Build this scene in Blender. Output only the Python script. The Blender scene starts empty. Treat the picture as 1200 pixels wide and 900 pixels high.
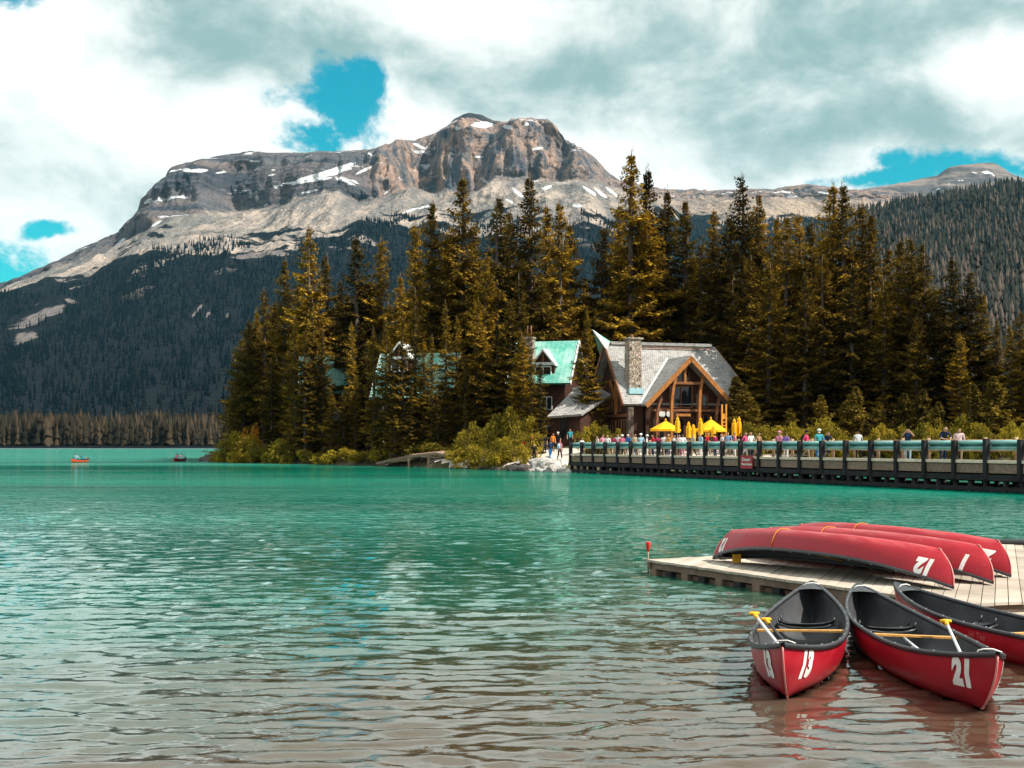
import bpy, bmesh, math, random
import numpy as np
from mathutils import Vector, Matrix

R = math.radians
random.seed(7)
rng = np.random.default_rng(11)
scene = bpy.context.scene
col = scene.collection

# ------------------------------------------------------------------ camera
F, HOR, CAMH = 1440.0, 522.0, 2.15          # focal length in photo pixels, horizon row, eye height
cam_d = bpy.data.cameras.new('camera')
cam = bpy.data.objects.new('camera', cam_d); col.objects.link(cam)
cam.location = (0, 0, CAMH); cam.rotation_euler = (R(90), 0, 0)
cam_d.sensor_width = 36.0; cam_d.lens = F / 1200 * 36
cam_d.shift_y = (HOR - 450) / 1200
cam_d.clip_start = 0.1; cam_d.clip_end = 30000
scene.camera = cam

def at(px, py, Y):                           # a point at distance Y seen at photo pixel (px, py)
    return Vector(((px - 600) / F * Y, Y, CAMH + (HOR - py) / F * Y))

# ------------------------------------------------------------------ node helper
class NT:
    def __init__(s, tree): s.t = tree; s.n = tree.nodes; s.l = tree.links
    def node(s, typ, ins=None, **kw):
        n = s.n.new(typ)
        for k, v in kw.items(): setattr(n, k, v)
        for k, v in (ins or {}).items(): s.set(n, k, v)
        return n
    def set(s, n, k, v):
        if isinstance(v, bpy.types.NodeSocket): s.l.new(v, n.inputs[k])
        else: n.inputs[k].default_value = v
    def math(s, op, a, b=0.0, c=None, clamp=False):
        n = s.n.new('ShaderNodeMath'); n.operation = op; n.use_clamp = clamp
        s.set(n, 0, a); s.set(n, 1, b)
        if c is not None: s.set(n, 2, c)
        return n.outputs[0]
    def vmath(s, op, a, b=(0, 0, 0)):
        n = s.n.new('ShaderNodeVectorMath'); n.operation = op
        s.set(n, 0, a)
        if op not in ('LENGTH', 'NORMALIZE'): s.set(n, 1, b)
        return n.outputs['Value'] if op in ('LENGTH', 'DISTANCE', 'DOT_PRODUCT') else n.outputs[0]
    def smooth(s, v, a, b, o0=0.0, o1=1.0):
        n = s.n.new('ShaderNodeMapRange'); n.interpolation_type = 'SMOOTHSTEP'
        for k, x in (('Value', v), ('From Min', a), ('From Max', b), ('To Min', o0), ('To Max', o1)): s.set(n, k, x)
        return n.outputs[0]
    def noise(s, vec, scale, detail=4.0, rough=0.5, dist=0.0, out='Fac'):
        n = s.n.new('ShaderNodeTexNoise')
        if vec is not None: s.set(n, 'Vector', vec)
        n.inputs['Scale'].default_value = scale; n.inputs['Detail'].default_value = detail
        n.inputs['Roughness'].default_value = rough; n.inputs['Distortion'].default_value = dist
        return n.outputs[out]
    def mix(s, f, a, b, blend='MIX'):
        n = s.n.new('ShaderNodeMix'); n.data_type = 'RGBA'; n.blend_type = blend
        s.set(n, 0, f)
        for k, v in ((6, a), (7, b)):
            if not isinstance(v, bpy.types.NodeSocket) and len(v) == 3: v = (*v, 1)
            s.set(n, k, v)
        return n.outputs[2]
    def vscale(s, vec, sc):
        return s.vmath('MULTIPLY', vec, sc)

# ------------------------------------------------------------------ sky, sun, exposure
SUN_AZ, SUN_EL = 112.0, 47.0                 # azimuth clockwise from the view direction
sd = Vector((math.sin(R(SUN_AZ)) * math.cos(R(SUN_EL)), math.cos(R(SUN_AZ)) * math.cos(R(SUN_EL)), math.sin(R(SUN_EL))))
world = bpy.data.worlds.new('World'); scene.world = world; world.use_nodes = True
wt = world.node_tree; wt.nodes.clear(); W = NT(wt)
sky = W.node('ShaderNodeTexSky', sky_type='NISHITA', sun_disc=False, sun_elevation=R(SUN_EL), sun_rotation=R(SUN_AZ), air_density=1.2, dust_density=0.4, ozone_density=2.0)
tc = W.node('ShaderNodeTexCoord'); D = tc.outputs['Generated']
def blob(px, py, rx, rz):
    c = Vector(((px - 600) / F, 1, (HOR - py) / F)).normalized()
    v = W.vmath('SUBTRACT', Dw, tuple(c))
    v = W.vscale(v, (F / rx, 1.2, F / rz))
    return W.math('SUBTRACT', 1.0, W.vmath('LENGTH', v), clamp=True)
wn = W.noise(D, 5.0, 6.0, 0.6, out='Color')
wn2 = W.vscale(W.vmath('SUBTRACT', wn, (0.5, 0.5, 0.5)), (0.10, 0.10, 0.07))
Dw = W.vmath('ADD', D, wn2)
Df = W.vscale(D, (1.0, 1.0, 2.6))
big = W.noise(Df, 2.3, 3.0, 0.45, 0.2)
bil = W.noise(W.vscale(D, (1.0, 1.0, 1.45)), 8.5, 10.0, 0.58, 0.25)
fine = W.noise(W.vscale(D, (1.0, 1.0, 1.3)), 24.0, 6.0, 0.6)
bil2 = W.noise(W.vscale(D, (1.0, 1.0, 1.3)), 15.0, 9.0, 0.66, 0.2)
gaps = [blob(403, 118, 92, 66), blob(380, 158, 58, 46), blob(437, 104, 44, 30), blob(0, 318, 130, 48), blob(60, 272, 40, 14), blob(1100, 200, 150, 26), blob(1020, 216, 110, 13), blob(0, -5, 60, 22)]
g = gaps[0]
for b_ in gaps[1:]: g = W.math('MAXIMUM', g, b_)
g = W.math('ADD', g, W.math('MULTIPLY', W.math('MULTIPLY', W.math('SUBTRACT', bil2, 0.5), 2.7), W.smooth(g, 0.02, 0.22)))
far_gap = W.smooth(W.noise(Df, 1.9, 4.0, 0.5), 0.68, 0.76)          # the broken cover goes on overhead
up = W.smooth(W.vmath('DOT_PRODUCT', D, (0, 0, 1)), 0.45, 0.6)
alpha = W.math('SUBTRACT', 1.0, W.smooth(W.math('MAXIMUM', g, W.math('MULTIPLY', far_gap, up)), 0.16, 0.70), clamp=True)
darks = [(blob(300, 45, 300, 105), .9), (blob(930, 70, 420, 135), .65), (blob(690, 85, 190, 85), .5), (blob(1130, 40, 260, 70), .5), (blob(880, 160, 300, 55), .5), (blob(110, 190, 260, 80), .28)]
lights = [(blob(60, 60, 150, 150), .6), (blob(1165, 95, 100, 62), .9), (blob(250, 150, 190, 70), .5), (blob(590, 30, 170, 60), .5), (blob(770, 110, 95, 45), .5), (blob(470, 150, 80, 60), .5), (blob(720, 170, 260, 45), .35)]
br = W.math('ADD', W.math('MULTIPLY', big, 0.38), W.math('MULTIPLY', bil, 1.30))
br = W.math('ADD', br, W.math('MULTIPLY', W.math('SUBTRACT', fine, 0.5), 0.26))
for b_, k in darks: br = W.math('SUBTRACT', br, W.math('MULTIPLY', b_, k * 0.50))
for b_, k in lights: br = W.math('ADD', br, W.math('MULTIPLY', b_, k * 0.55))
brf = W.smooth(br, 0.44, 0.95)
ccol = W.mix(brf, (0.215, 0.325, 0.318), (0.70, 0.72, 0.695))
blue = W.mix(1.0, sky.outputs[0], (0.001, 0.076, 0.072), 'MULTIPLY')
final = W.mix(alpha, blue, ccol)
bg = W.node('ShaderNodeBackground', {'Color': final, 'Strength': 1.0})
W.l.new(bg.outputs[0], W.node('ShaderNodeOutputWorld').inputs[0])

sun_d = bpy.data.lights.new('sun', 'SUN'); sun_d.energy = 5.0; sun_d.angle = R(0.53); sun_d.color = (1.0, 0.93, 0.82)
sun = bpy.data.objects.new('sun', sun_d); col.objects.link(sun)
sun.rotation_euler = sd.to_track_quat('Z', 'Y').to_euler(); sun.location = (40, -40, 80)

vs = scene.view_settings
vs.view_transform = 'Standard'; vs.look = 'None'; vs.exposure = 0.68; vs.gamma = 1.0; vs.use_curve_mapping = False
cy = scene.cycles
cy.use_denoising = True; cy.max_bounces = 6; cy.diffuse_bounces = 2; cy.glossy_bounces = 3; cy.transmission_bounces = 3; cy.transparent_max_bounces = 6; cy.volume_bounces = 0
cy.caustics_reflective = False; cy.caustics_refractive = False; cy.sample_clamp_indirect = 6.0
scene.render.film_transparent = False

# ------------------------------------------------------------------ numpy noise
def _hash(ix, iy, seed):
    h = (ix.astype(np.int64) * 374761393 + iy.astype(np.int64) * 668265263 + seed * 974634777) & 0x7fffffff
    h = (h ^ (h >> 13)) * 1274126177 & 0x7fffffff
    return (h ^ (h >> 16)) & 0x7fffffff
def perlin(x, y, seed=0):
    x = np.asarray(x, float); y = np.asarray(y, float)
    ix = np.floor(x); iy = np.floor(y); fx = x - ix; fy = y - iy
    u = fx * fx * fx * (fx * (fx * 6 - 15) + 10); v = fy * fy * fy * (fy * (fy * 6 - 15) + 10)
    def gr(dx, dy):
        a = _hash(ix + dx, iy + dy, seed) * (2 * math.pi / 0x7fffffff)
        return np.cos(a) * (fx - dx) + np.sin(a) * (fy - dy)
    a = gr(0, 0) * (1 - u) + gr(1, 0) * u; b = gr(0, 1) * (1 - u) + gr(1, 1) * u
    return (a * (1 - v) + b * v) * 1.5
def fbm(x, y, octv=5, seed=0, gain=0.5, ridged=False):
    s = 0; a = 1.0; tot = 0
    for o in range(octv):
        n = perlin(x * 2 ** o + o * 17.3, y * 2 ** o - o * 9.1, seed + o)
        s = s + a * ((1 - 2 * np.abs(n)) if ridged else n); tot += a; a *= gain
    return s / tot
def sstep(x, a, b):
    t = np.clip((x - a) / (b - a), 0, 1); return t * t * (3 - 2 * t)

# ------------------------------------------------------------------ objects
def tag(o, label=None, cat=None, group=None, kind=None):
    for k, v in (('label', label), ('category', cat), ('group', group), ('kind', kind)):
        if v: o[k] = v
    return o
def empty(name, loc=(0, 0, 0), rz=0.0):
    o = bpy.data.objects.new(name, None); col.objects.link(o)
    o.location = loc; o.rotation_euler = (0, 0, rz); o.empty_display_size = 0.3
    return o
def link(name, me, parent=None, loc=None):
    o = bpy.data.objects.new(name, me); col.objects.link(o)
    if parent: o.parent = parent
    if loc is not None: o.location = loc
    return o
def copy_tree(o, parent=None):
    c = o.copy(); col.objects.link(c); c.parent = parent
    for ch in list(o.children): copy_tree(ch, c)
    return c
def np_mesh(name, verts, faces, mats=(), smooth=False, mat_idx=None):
    """faces: (n,3) or (n,4) int array"""
    me = bpy.data.meshes.new(name)
    verts = np.asarray(verts, np.float32); faces = np.asarray(faces, np.int32)
    k = faces.shape[1]
    me.vertices.add(len(verts)); me.vertices.foreach_set('co', verts.ravel())
    me.loops.add(faces.size); me.loops.foreach_set('vertex_index', faces.ravel())
    me.polygons.add(len(faces)); me.polygons.foreach_set('loop_start', np.arange(0, faces.size, k, dtype=np.int32))
    me.polygons.foreach_set('loop_total', np.full(len(faces), k, np.int32))
    if smooth: me.polygons.foreach_set('use_smooth', np.ones(len(faces), bool))
    if mat_idx is not None: me.polygons.foreach_set('material_index', np.asarray(mat_idx, np.int32))
    for m in mats: me.materials.append(m)
    me.update(calc_edges=True); me.validate(clean_customdata=False)
    return me
def grid_faces(nr, nc):
    i = np.arange(nr * nc).reshape(nr, nc)
    return np.stack([i[:-1, :-1], i[:-1, 1:], i[1:, 1:], i[1:, :-1]], -1).reshape(-1, 4)
def attr(me, name, vals):
    a = me.attributes.new(name, 'FLOAT', 'POINT'); a.data.foreach_set('value', np.asarray(vals, np.float32).ravel())

class MB:
    """collects simple shapes into one mesh"""
    def __init__(s): s.v = []; s.f = []; s.m = []; s.sm = []
    def add(s, verts, faces, mi=0, smooth=False):
        b = len(s.v); s.v += [tuple(v) for v in verts]
        for f in faces: s.f.append(tuple(b + i for i in f)); s.m.append(mi); s.sm.append(smooth)
        return s
    def box(s, c, size, mat=None, mi=0):
        x, y, z = (k / 2 for k in size); c = Vector(c)
        vs_ = [Vector((sx * x, sy * y, sz * z)) for sz in (-1, 1) for sx, sy in ((-1, -1), (1, -1), (1, 1), (-1, 1))]
        if mat is not None: vs_ = [mat @ v for v in vs_]
        return s.add([c + v for v in vs_], [(3, 2, 1, 0), (4, 5, 6, 7), (0, 1, 5, 4), (1, 2, 6, 5), (2, 3, 7, 6), (3, 0, 4, 7)], mi)
    def beam(s, a, b, w, h, up=(0, 0, 1), mi=0):
        a = Vector(a); b = Vector(b); d = (b - a).normalized(); up = Vector(up)
        sx = d.cross(up)
        if sx.length < 1e-4: sx = d.cross(Vector((1, 0, 0)))
        sx.normalize(); sz = sx.cross(d).normalized()
        vs_ = [p + sx * (i * w / 2) + sz * (j * h / 2) for p in (a, b) for i, j in ((-1, -1), (1, -1), (1, 1), (-1, 1))]
        return s.add(vs_, [(0, 1, 2, 3), (7, 6, 5, 4), (0, 4, 5, 1), (1, 5, 6, 2), (2, 6, 7, 3), (3, 7, 4, 0)], mi)
    def tube(s, pts, rad, n=8, mi=0, smooth=True, cap=True, closed=False):
        pts = [Vector(p) for p in pts]
        if not hasattr(rad, '__len__'): rad = [rad] * len(pts)
        rings = []; ref = None
        for i, p in enumerate(pts):
            d = (pts[min(i + 1, len(pts) - 1)] - pts[max(i - 1, 0)]).normalized()
            if ref is None:
                ref = Vector((0, 0, 1)) if abs(d.z) < 0.9 else Vector((1, 0, 0))
            x = (ref - d * ref.dot(d)).normalized(); y = d.cross(x); ref = x
            rings.append([p + (x * math.cos(2 * math.pi * k / n) + y * math.sin(2 * math.pi * k / n)) * rad[i] for k in range(n)])
        vs_ = [v for r in rings for v in r]; fs = []
        for i in range(len(pts) - 1):
            for k in range(n): fs.append((i * n + k, i * n + (k + 1) % n, (i + 1) * n + (k + 1) % n, (i + 1) * n + k))
        s.add(vs_, fs, mi, smooth)
        if cap:
            b = len(s.v) - len(vs_)
            s.f.append(tuple(b + k for k in range(n))[::-1]); s.m.append(mi); s.sm.append(False)
            s.f.append(tuple(b + (len(pts) - 1) * n + k for k in range(n))); s.m.append(mi); s.sm.append(False)
        return s
    def slab(s, poly, th, mi=0, up=None):
        """a planar polygon thickened downwards along its normal"""
        poly = [Vector(p) for p in poly]
        n = (poly[1] - poly[0]).cross(poly[2] - poly[0]).normalized()
        if up is None: up = Vector((0, 0, 1))
        if n.dot(Vector(up)) < 0: poly = poly[::-1]; n = -n
        k = len(poly); lo = [p - n * th for p in poly]
        return s.add(poly + lo, [tuple(range(k)), tuple(range(2 * k - 1, k - 1, -1))] + [(i, k + i, k + (i + 1) % k, (i + 1) % k) for i in range(k)], mi)
    def mesh(s, name, mats):
        me = bpy.data.meshes.new(name); me.from_pydata(s.v, [], s.f)
        me.polygons.foreach_set('material_index', s.m); me.polygons.foreach_set('use_smooth', s.sm)
        for m in (mats if isinstance(mats, (list, tuple)) else [mats]): me.materials.append(m)
        me.update(); return me
    def build(s, name, mats, parent=None, loc=None):
        return link(name, s.mesh(name, mats), parent, loc)

# ------------------------------------------------------------------ materials
def base_mat(name):
    m = bpy.data.materials.new(name); m.use_nodes = True; m.node_tree.nodes.clear()
    return m, NT(m.node_tree)
def finish(m, T, color, rough=0.7, spec=0.3, bump=None, bstr=0.3, bdist=0.02, metal=0.0, coat=0.0):
    p = T.node('ShaderNodeBsdfPrincipled', {'Roughness': rough, 'Specular IOR Level': spec, 'Metallic': metal, 'Coat Weight': coat})
    if not isinstance(color, bpy.types.NodeSocket) and len(color) == 3: color = (*color, 1)
    T.set(p, 'Base Color', color)
    if bump is not None:
        b = T.node('ShaderNodeBump', {'Strength': bstr, 'Distance': bdist, 'Height': bump}); T.l.new(b.outputs[0], p.inputs['Normal'])
    T.l.new(p.outputs[0], T.node('ShaderNodeOutputMaterial').inputs[0])
    return m
def mottled(name, c0, c1, scale=3.0, rough=0.7, spec=0.3, bstr=0.25, stretch=(1, 1, 1), detail=6.0, coat=0.0, metal=0.0, rnd=0.0, bdist=0.02):
    m, T = base_mat(name)
    co = T.node('ShaderNodeTexCoord').outputs['Object']
    v = T.vscale(co, stretch)
    n = T.noise(v, scale, detail, 0.6)
    f = T.smooth(n, 0.3, 0.7)
    c = T.mix(f, c0, c1)
    if rnd:
        oi = T.node('ShaderNodeObjectInfo')
        k = T.math('ADD', T.math('MULTIPLY', oi.outputs['Random'], rnd * 2), 1 - rnd)
        hs = T.node('ShaderNodeHueSaturation', {'Color': c, 'Value': k}); c = hs.outputs[0]
    n2 = T.noise(v, scale * 4, 4.0, 0.6)
    return finish(m, T, c, rough, spec, n2, bstr, bdist, metal, coat)
# ================================================================== the setting
CANOE_A, CANOE_DRAFT = 2.45, 0.06            # half length; draft afloat
FLOAT = {'13': ((2.24, 10.10), (3.66, 14.90)), '21': ((3.82, 9.72), (4.09, 14.60)), '8': ((5.98, 10.00), (4.58, 14.72))}   # bow tip, stern tip
ZD = 0.24                                    # top of the dock
DA, DB = Vector((2.25, 20.6)), Vector((5.40, 14.80))
DC, DD = DB + Vector((0.95, 0.26)) * 9.0, DA + Vector((0.877, 0.47)) * 12.5

# ---- wide ground sheet under everything, out to the horizon
m, T = base_mat('lake_bed')
geo = T.node('ShaderNodeNewGeometry').outputs['Position']
M_bed = finish(m, T, T.mix(T.noise(geo, 0.05, 6.0), (0.05, 0.045, 0.03), (0.10, 0.085, 0.06)), 0.9, 0.1)
tag(MB().add([(-12000, -3000, -2.2), (12000, -3000, -2.2), (12000, 14000, -2.2), (-12000, 14000, -2.2)], [(0, 1, 2, 3)]).build('ground', M_bed), kind='structure')

# ---- the lake
def lake():
    rows = [2.2]
    while rows[-1] < 70: rows.append(rows[-1] * 1.0060 + 0.004)
    while rows[-1] < 1500: rows.append(rows[-1] * 1.045)
    ys = np.array(rows); nc = 500
    t = np.linspace(-1, 1, nc)
    X = t[None, :] * (7.0 + 0.78 * ys[:, None]); Yg = np.repeat(ys[:, None], nc, 1)
    # wind ripples: several wave trains whose crests lie across the view
    def train(ang, lam, amp, seed, wob=1.0):
        c, s_ = math.cos(R(ang)), math.sin(R(ang))
        u = X * c + Yg * s_; v = -X * s_ + Yg * c
        ph = v / lam * 2 * math.pi + wob * 5.0 * fbm(u / lam * 0.24, v / lam * 0.34, 3, seed)
        env = 0.35 + 1.1 * np.clip(fbm(u / lam * 0.22 + 7, v / lam * 0.3, 2, seed + 9) + 0.4, 0, 1)
        w = np.sin(ph); w = np.sign(w) * np.abs(w) ** 0.9 + 0.25 * np.cos(2 * ph)
        return amp * env * w
    Z = train(-6, 0.36, 0.0080, 1, 1.3) + train(12, 0.26, 0.0062, 5, 1.3) + train(-19, 0.19, 0.0040, 8, 1.3) + train(4, 0.75, 0.0065, 12)
    Z += 0.024 * fbm(X * 1.7, Yg * 4.2, 4, 31)
    Z *= (1 - sstep(Yg, 45, 70)) * (0.75 + 0.25 * sstep(Yg, 2.5, 12))
    # the hulls push the water down under them
    for bow, stern in FLOAT.values():
        b = Vector(bow); s_ = Vector(stern); c = (b + s_) / 2; d = (b - s_).normalized()
        lx = (X - c.x) * d.x + (Yg - c.y) * d.y; ly = -(X - c.x) * d.y + (Yg - c.y) * d.x
        sN = np.clip(np.abs(lx) / (CANOE_A * 0.93), 0, 1)
        half = 0.40 * (1 - sN ** 2.3) - 0.06
        Z = np.where(np.abs(ly) < half, -0.32, Z)
    me = np_mesh('lake', np.stack([X, Yg, Z], -1).reshape(-1, 3), grid_faces(len(ys), nc), smooth=True)
    return me
m, T = base_mat('lake_water')
pos = T.node('ShaderNodeNewGeometry').outputs['Position']
sx = T.node('ShaderNodeSeparateXYZ', {0: pos}); px_, py_ = sx.outputs[0], sx.outputs[1]
shal = T.math('SUBTRACT', py_, T.math('MULTIPLY', px_, 0.8))
nlow = T.noise(T.vscale(pos, (0.16, 0.28, 1)), 1.0, 3.0)
shal = T.math('ADD', shal, T.math('MULTIPLY', T.math('SUBTRACT', nlow, 0.5), 12.0))
deep = T.smooth(shal, 7.5, 22.0)
silt = T.smooth(T.noise(T.vscale(pos, (0.012, 0.05, 1)), 1.0, 4.0), 0.35, 0.65)
teal = T.mix(silt, (0.000, 0.078, 0.050), (0.001, 0.150, 0.100))
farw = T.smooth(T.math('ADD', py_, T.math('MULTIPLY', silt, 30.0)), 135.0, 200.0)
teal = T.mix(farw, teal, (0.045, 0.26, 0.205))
body = T.mix(deep, (0.068, 0.047, 0.030), teal)
# ripples finer than the mesh; ruffled and calm bands further out
band = T.smooth(T.noise(T.vscale(pos, (0.004, 0.045, 1)), 1.0, 3.0, 0.5), 0.38, 0.60)
w1 = T.noise(T.vscale(pos, (1.6, 4.2, 1)), 1.0, 3.0, 0.55)
w2 = T.noise(T.vscale(pos, (0.45, 1.5, 1)), 1.0, 3.0, 0.55)
w3 = T.noise(T.vscale(pos, (5.0, 11.0, 1)), 1.0, 2.0, 0.5)
farr = T.smooth(py_, 14.0, 60.0)
hgt = T.math('ADD', T.math('MULTIPLY', w1, T.math('ADD', T.math('MULTIPLY', farr, T.smooth(py_, 60.0, 110.0, 0.085, 0.022)), 0.010)), T.math('MULTIPLY', w2, T.math('MULTIPLY', farr, T.smooth(py_, 60.0, 110.0, 0.20, 0.05))))
hgt = T.math('ADD', hgt, T.math('MULTIPLY', w3, 0.006))
w4 = T.noise(T.vscale(pos, (0.05, 0.20, 1)), 1.0, 4.0, 0.6)
hgt = T.math('ADD', hgt, T.math('MULTIPLY', w4, T.math('MULTIPLY', T.smooth(py_, 30.0, 80.0), T.smooth(py_, 60.0, 110.0, 0.75, 0.30))))
bst = T.math('ADD', 0.45, T.math('MULTIPLY', band, 0.55))
bmp = T.node('ShaderNodeBump', {'Strength': bst, 'Distance': 1.0, 'Height': hgt})
fr = T.node('ShaderNodeFresnel', {'IOR': 1.45, 'Normal': bmp.outputs[0]})
dif = T.node('ShaderNodeBsdfDiffuse', {'Color': body})
glo = T.node('ShaderNodeBsdfGlossy', {'Color': (0.92, 0.97, 0.95, 1), 'Roughness': 0.05, 'Normal': bmp.outputs[0]})
cap = T.smooth(py_, 16.0, 60.0, 0.65, 0.62)      # steep wavelets keep the far water from turning into a mirror
mx = T.node('ShaderNodeMixShader', {0: T.math('MINIMUM', T.math('MULTIPLY', fr.outputs[0], T.smooth(py_, 14.0, 60.0, 1.5, 0.62)), cap), 1: dif.outputs[0], 2: glo.outputs[0]})
T.l.new(mx.outputs[0], T.node('ShaderNodeOutputMaterial').inputs[0])
M_water = m
lk = lake(); lk.materials.append(M_water)
tag(link('lake', lk), kind='structure')

# ---- wooded point behind the bridge
SHORE = [(-38.5, 176), (-38.0, 163), (-33, 154), (-24, 142), (-14.5, 129), (-4.8, 115), (1.2, 103.5), (4.8, 99.5), (9, 102), (14, 105), (22, 104), (34, 101), (52, 92), (90, 76), (260, 60), (700, 30)]
SHORE_BACK = [(700, 900), (60, 900), (-5, 480), (-22, 300), (-34, 210)]
def land_dist(X, Y):
    """signed distance to the shore polygon, positive on land"""
    P = np.array(SHORE + SHORE_BACK, float); n = len(P)
    d = np.full(X.shape, 1e9); ins = np.zeros(X.shape, bool)
    for i in range(n):
        a, b = P[i], P[(i + 1) % n]; e = b - a
        t = np.clip(((X - a[0]) * e[0] + (Y - a[1]) * e[1]) / (e @ e), 0, 1)
        d = np.minimum(d, np.hypot(X - a[0] - t * e[0], Y - a[1] - t * e[1]))
        c = ((a[1] > Y) != (b[1] > Y)) & (X < (b[0] - a[0]) * (Y - a[1]) / (b[1] - a[1] + 1e-12) + a[0])
        ins ^= c
    return np.where(ins, d, -d)
def land_z(X, Y):
    X = np.asarray(X, float); Y = np.asarray(Y, float)
    s = land_dist(X, Y) + 1.2 * fbm(X * 0.25, Y * 0.25, 3, 3)
    z = np.where(s > 0, 1.25 * (1 - np.exp(-s / 1.6)) + 1.05 * sstep(s, 2, 16) + 0.9 * sstep(s, 22, 60) + 0.02 * np.clip(s - 60, 0, 500), 0.5 * s)
    return np.maximum(z, -1.8) + 0.10 * fbm(X * 0.3, Y * 0.3, 3, 5)
def gz(x, y): return float(land_z(np.array([x]), np.array([y]))[0])
m, T = base_mat('forest_floor')
pos = T.node('ShaderNodeNewGeometry').outputs['Position']
n1 = T.smooth(T.noise(pos, 0.5, 5.0), 0.35, 0.65); n2 = T.smooth(T.noise(pos, 3.0, 4.0), 0.4, 0.6)
c = T.mix(n1, (0.045, 0.038, 0.022), (0.09, 0.075, 0.045)); c = T.mix(T.math('MULTIPLY', n2, 0.5), c, (0.05, 0.055, 0.018))
M_floor = finish(m, T, c, 0.9, 0.1, T.noise(pos, 4.0, 6.0), 0.6, 0.1)
def land():
    xs = np.concatenate([np.arange(-60, 70, 0.9), np.arange(70, 720, 14)]); ys = np.concatenate([np.arange(20, 92, 6), np.arange(92, 185, 0.9), np.arange(185, 920, 12)])
    X, Y = np.meshgrid(xs, ys)
    return np_mesh('terrain', np.stack([X, Y, land_z(X, Y)], -1).reshape(-1, 3), grid_faces(len(ys), len(xs)), [M_floor], True)
tag(link('terrain', land()), kind='structure')

# ---- pale gravel path and the paved terrace in front of the lodge
M_path = mottled('pale_gravel', (0.42, 0.37, 0.31), (0.60, 0.54, 0.47), 1.4, 0.95, 0.1, 0.5)
def sheet(name, poly_pts, z_off, mat, step=0.8):
    P = np.array(poly_pts, float)
    xs = np.arange(P[:, 0].min(), P[:, 0].max() + step, step); ys = np.arange(P[:, 1].min(), P[:, 1].max() + step, step)
    X, Y = np.meshgrid(xs, ys); ins = np.zeros(X.shape, bool); n = len(P)
    for i in range(n):
        a, b = P[i], P[(i + 1) % n]
        ins ^= ((a[1] > Y) != (b[1] > Y)) & (X < (b[0] - a[0]) * (Y - a[1]) / (b[1] - a[1] + 1e-12) + a[0])
    f = grid_faces(*X.shape); keep = ins.ravel()[f].all(1)
    me = np_mesh(name, np.stack([X, Y, land_z(X, Y) + z_off], -1).reshape(-1, 3), f[keep], [mat], True)
    return tag(link(name, me), kind='structure')
sheet('path', [(-1.5, 108), (3.2, 101.6), (6.5, 101.4), (11, 104), (14, 108), (14, 113), (6, 116), (0, 121), (-8, 128), (-10, 124)], 0.06, M_path)
sheet('terrace', [(10.5, 106.5), (27, 106), (27, 119), (12, 116)], 0.09, M_path)

# ---- the mountain massif across the lake
def curve(pts, u): 
    p = np.array(pts, float); return np.interp(u, p[:, 0], p[:, 1])
SKY = [(-300, 372), (-120, 360), (-40, 338), (0, 333), (35, 325), (52, 315), (70, 304), (95, 291), (110, 285), (128, 280), (143, 272), (152, 262), (160, 254), (163, 244), (168, 232), (180, 218), (190, 210), (196, 201), (201, 195), (215, 191), (230, 188), (250, 184), (265, 181), (280, 179), (290, 176), (300, 177), (312, 179), (350, 178.5), (380, 177), (400, 176.5), (430, 175.5), (443, 174), (452, 168), (462, 169), (472, 164), (486, 165), (497, 160), (512, 154), (522, 150), (529, 143), (534, 139), (543, 134), (550, 132), (560, 133), (570, 137), (578, 141), (590, 143), (600, 142), (620, 141), (634, 140), (643, 142), (650, 149), (656, 160), (663, 167), (672, 169), (684, 175), (696, 184), (706, 195), (716, 204), (727, 212), (745, 218), (770, 221), (800, 222), (830, 224), (855, 222), (880, 221), (905, 222), (925, 218), (945, 216), (965, 218), (990, 222), (1040, 222), (1100, 226), (1300, 240), (1600, 250)]
CTOP = [(-300, 378), (0, 338), (70, 309), (110, 291), (143, 276), (160, 257), (168, 240), (190, 216), (201, 203), (230, 196), (290, 190), (350, 190), (400, 188), (430, 186), (446, 176), (462, 172), (472, 167), (486, 168), (497, 163), (522, 154), (545, 150), (575, 150), (600, 146), (634, 144), (650, 152), (663, 170), (684, 178), (706, 198), (727, 216), (770, 226), (900, 228), (945, 222), (1000, 228), (1300, 246), (1600, 256)]
CBASE = [(-300, 385), (0, 343), (70, 314), (110, 298), (143, 284), (164, 272), (205, 251), (260, 246), (313, 243), (360, 228), (395, 222), (420, 234), (443, 233), (462, 228), (480, 218), (510, 222), (547, 227), (560, 220), (575, 208), (600, 209), (640, 212), (667, 212), (700, 210), (727, 219), (770, 230), (900, 232), (1000, 233), (1300, 250), (1600, 260)]
TREE = [(-300, 395), (0, 349), (50, 340), (90, 333), (125, 325), (161, 313), (195, 304), (235, 297), (270, 285), (310, 292), (350, 287), (400, 277), (430, 268), (470, 262), (520, 258), (560, 266), (600, 258), (640, 247), (690, 247), (730, 256), (780, 262), (850, 262), (900, 258), (1000, 262), (1300, 270), (1600, 280)]
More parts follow.
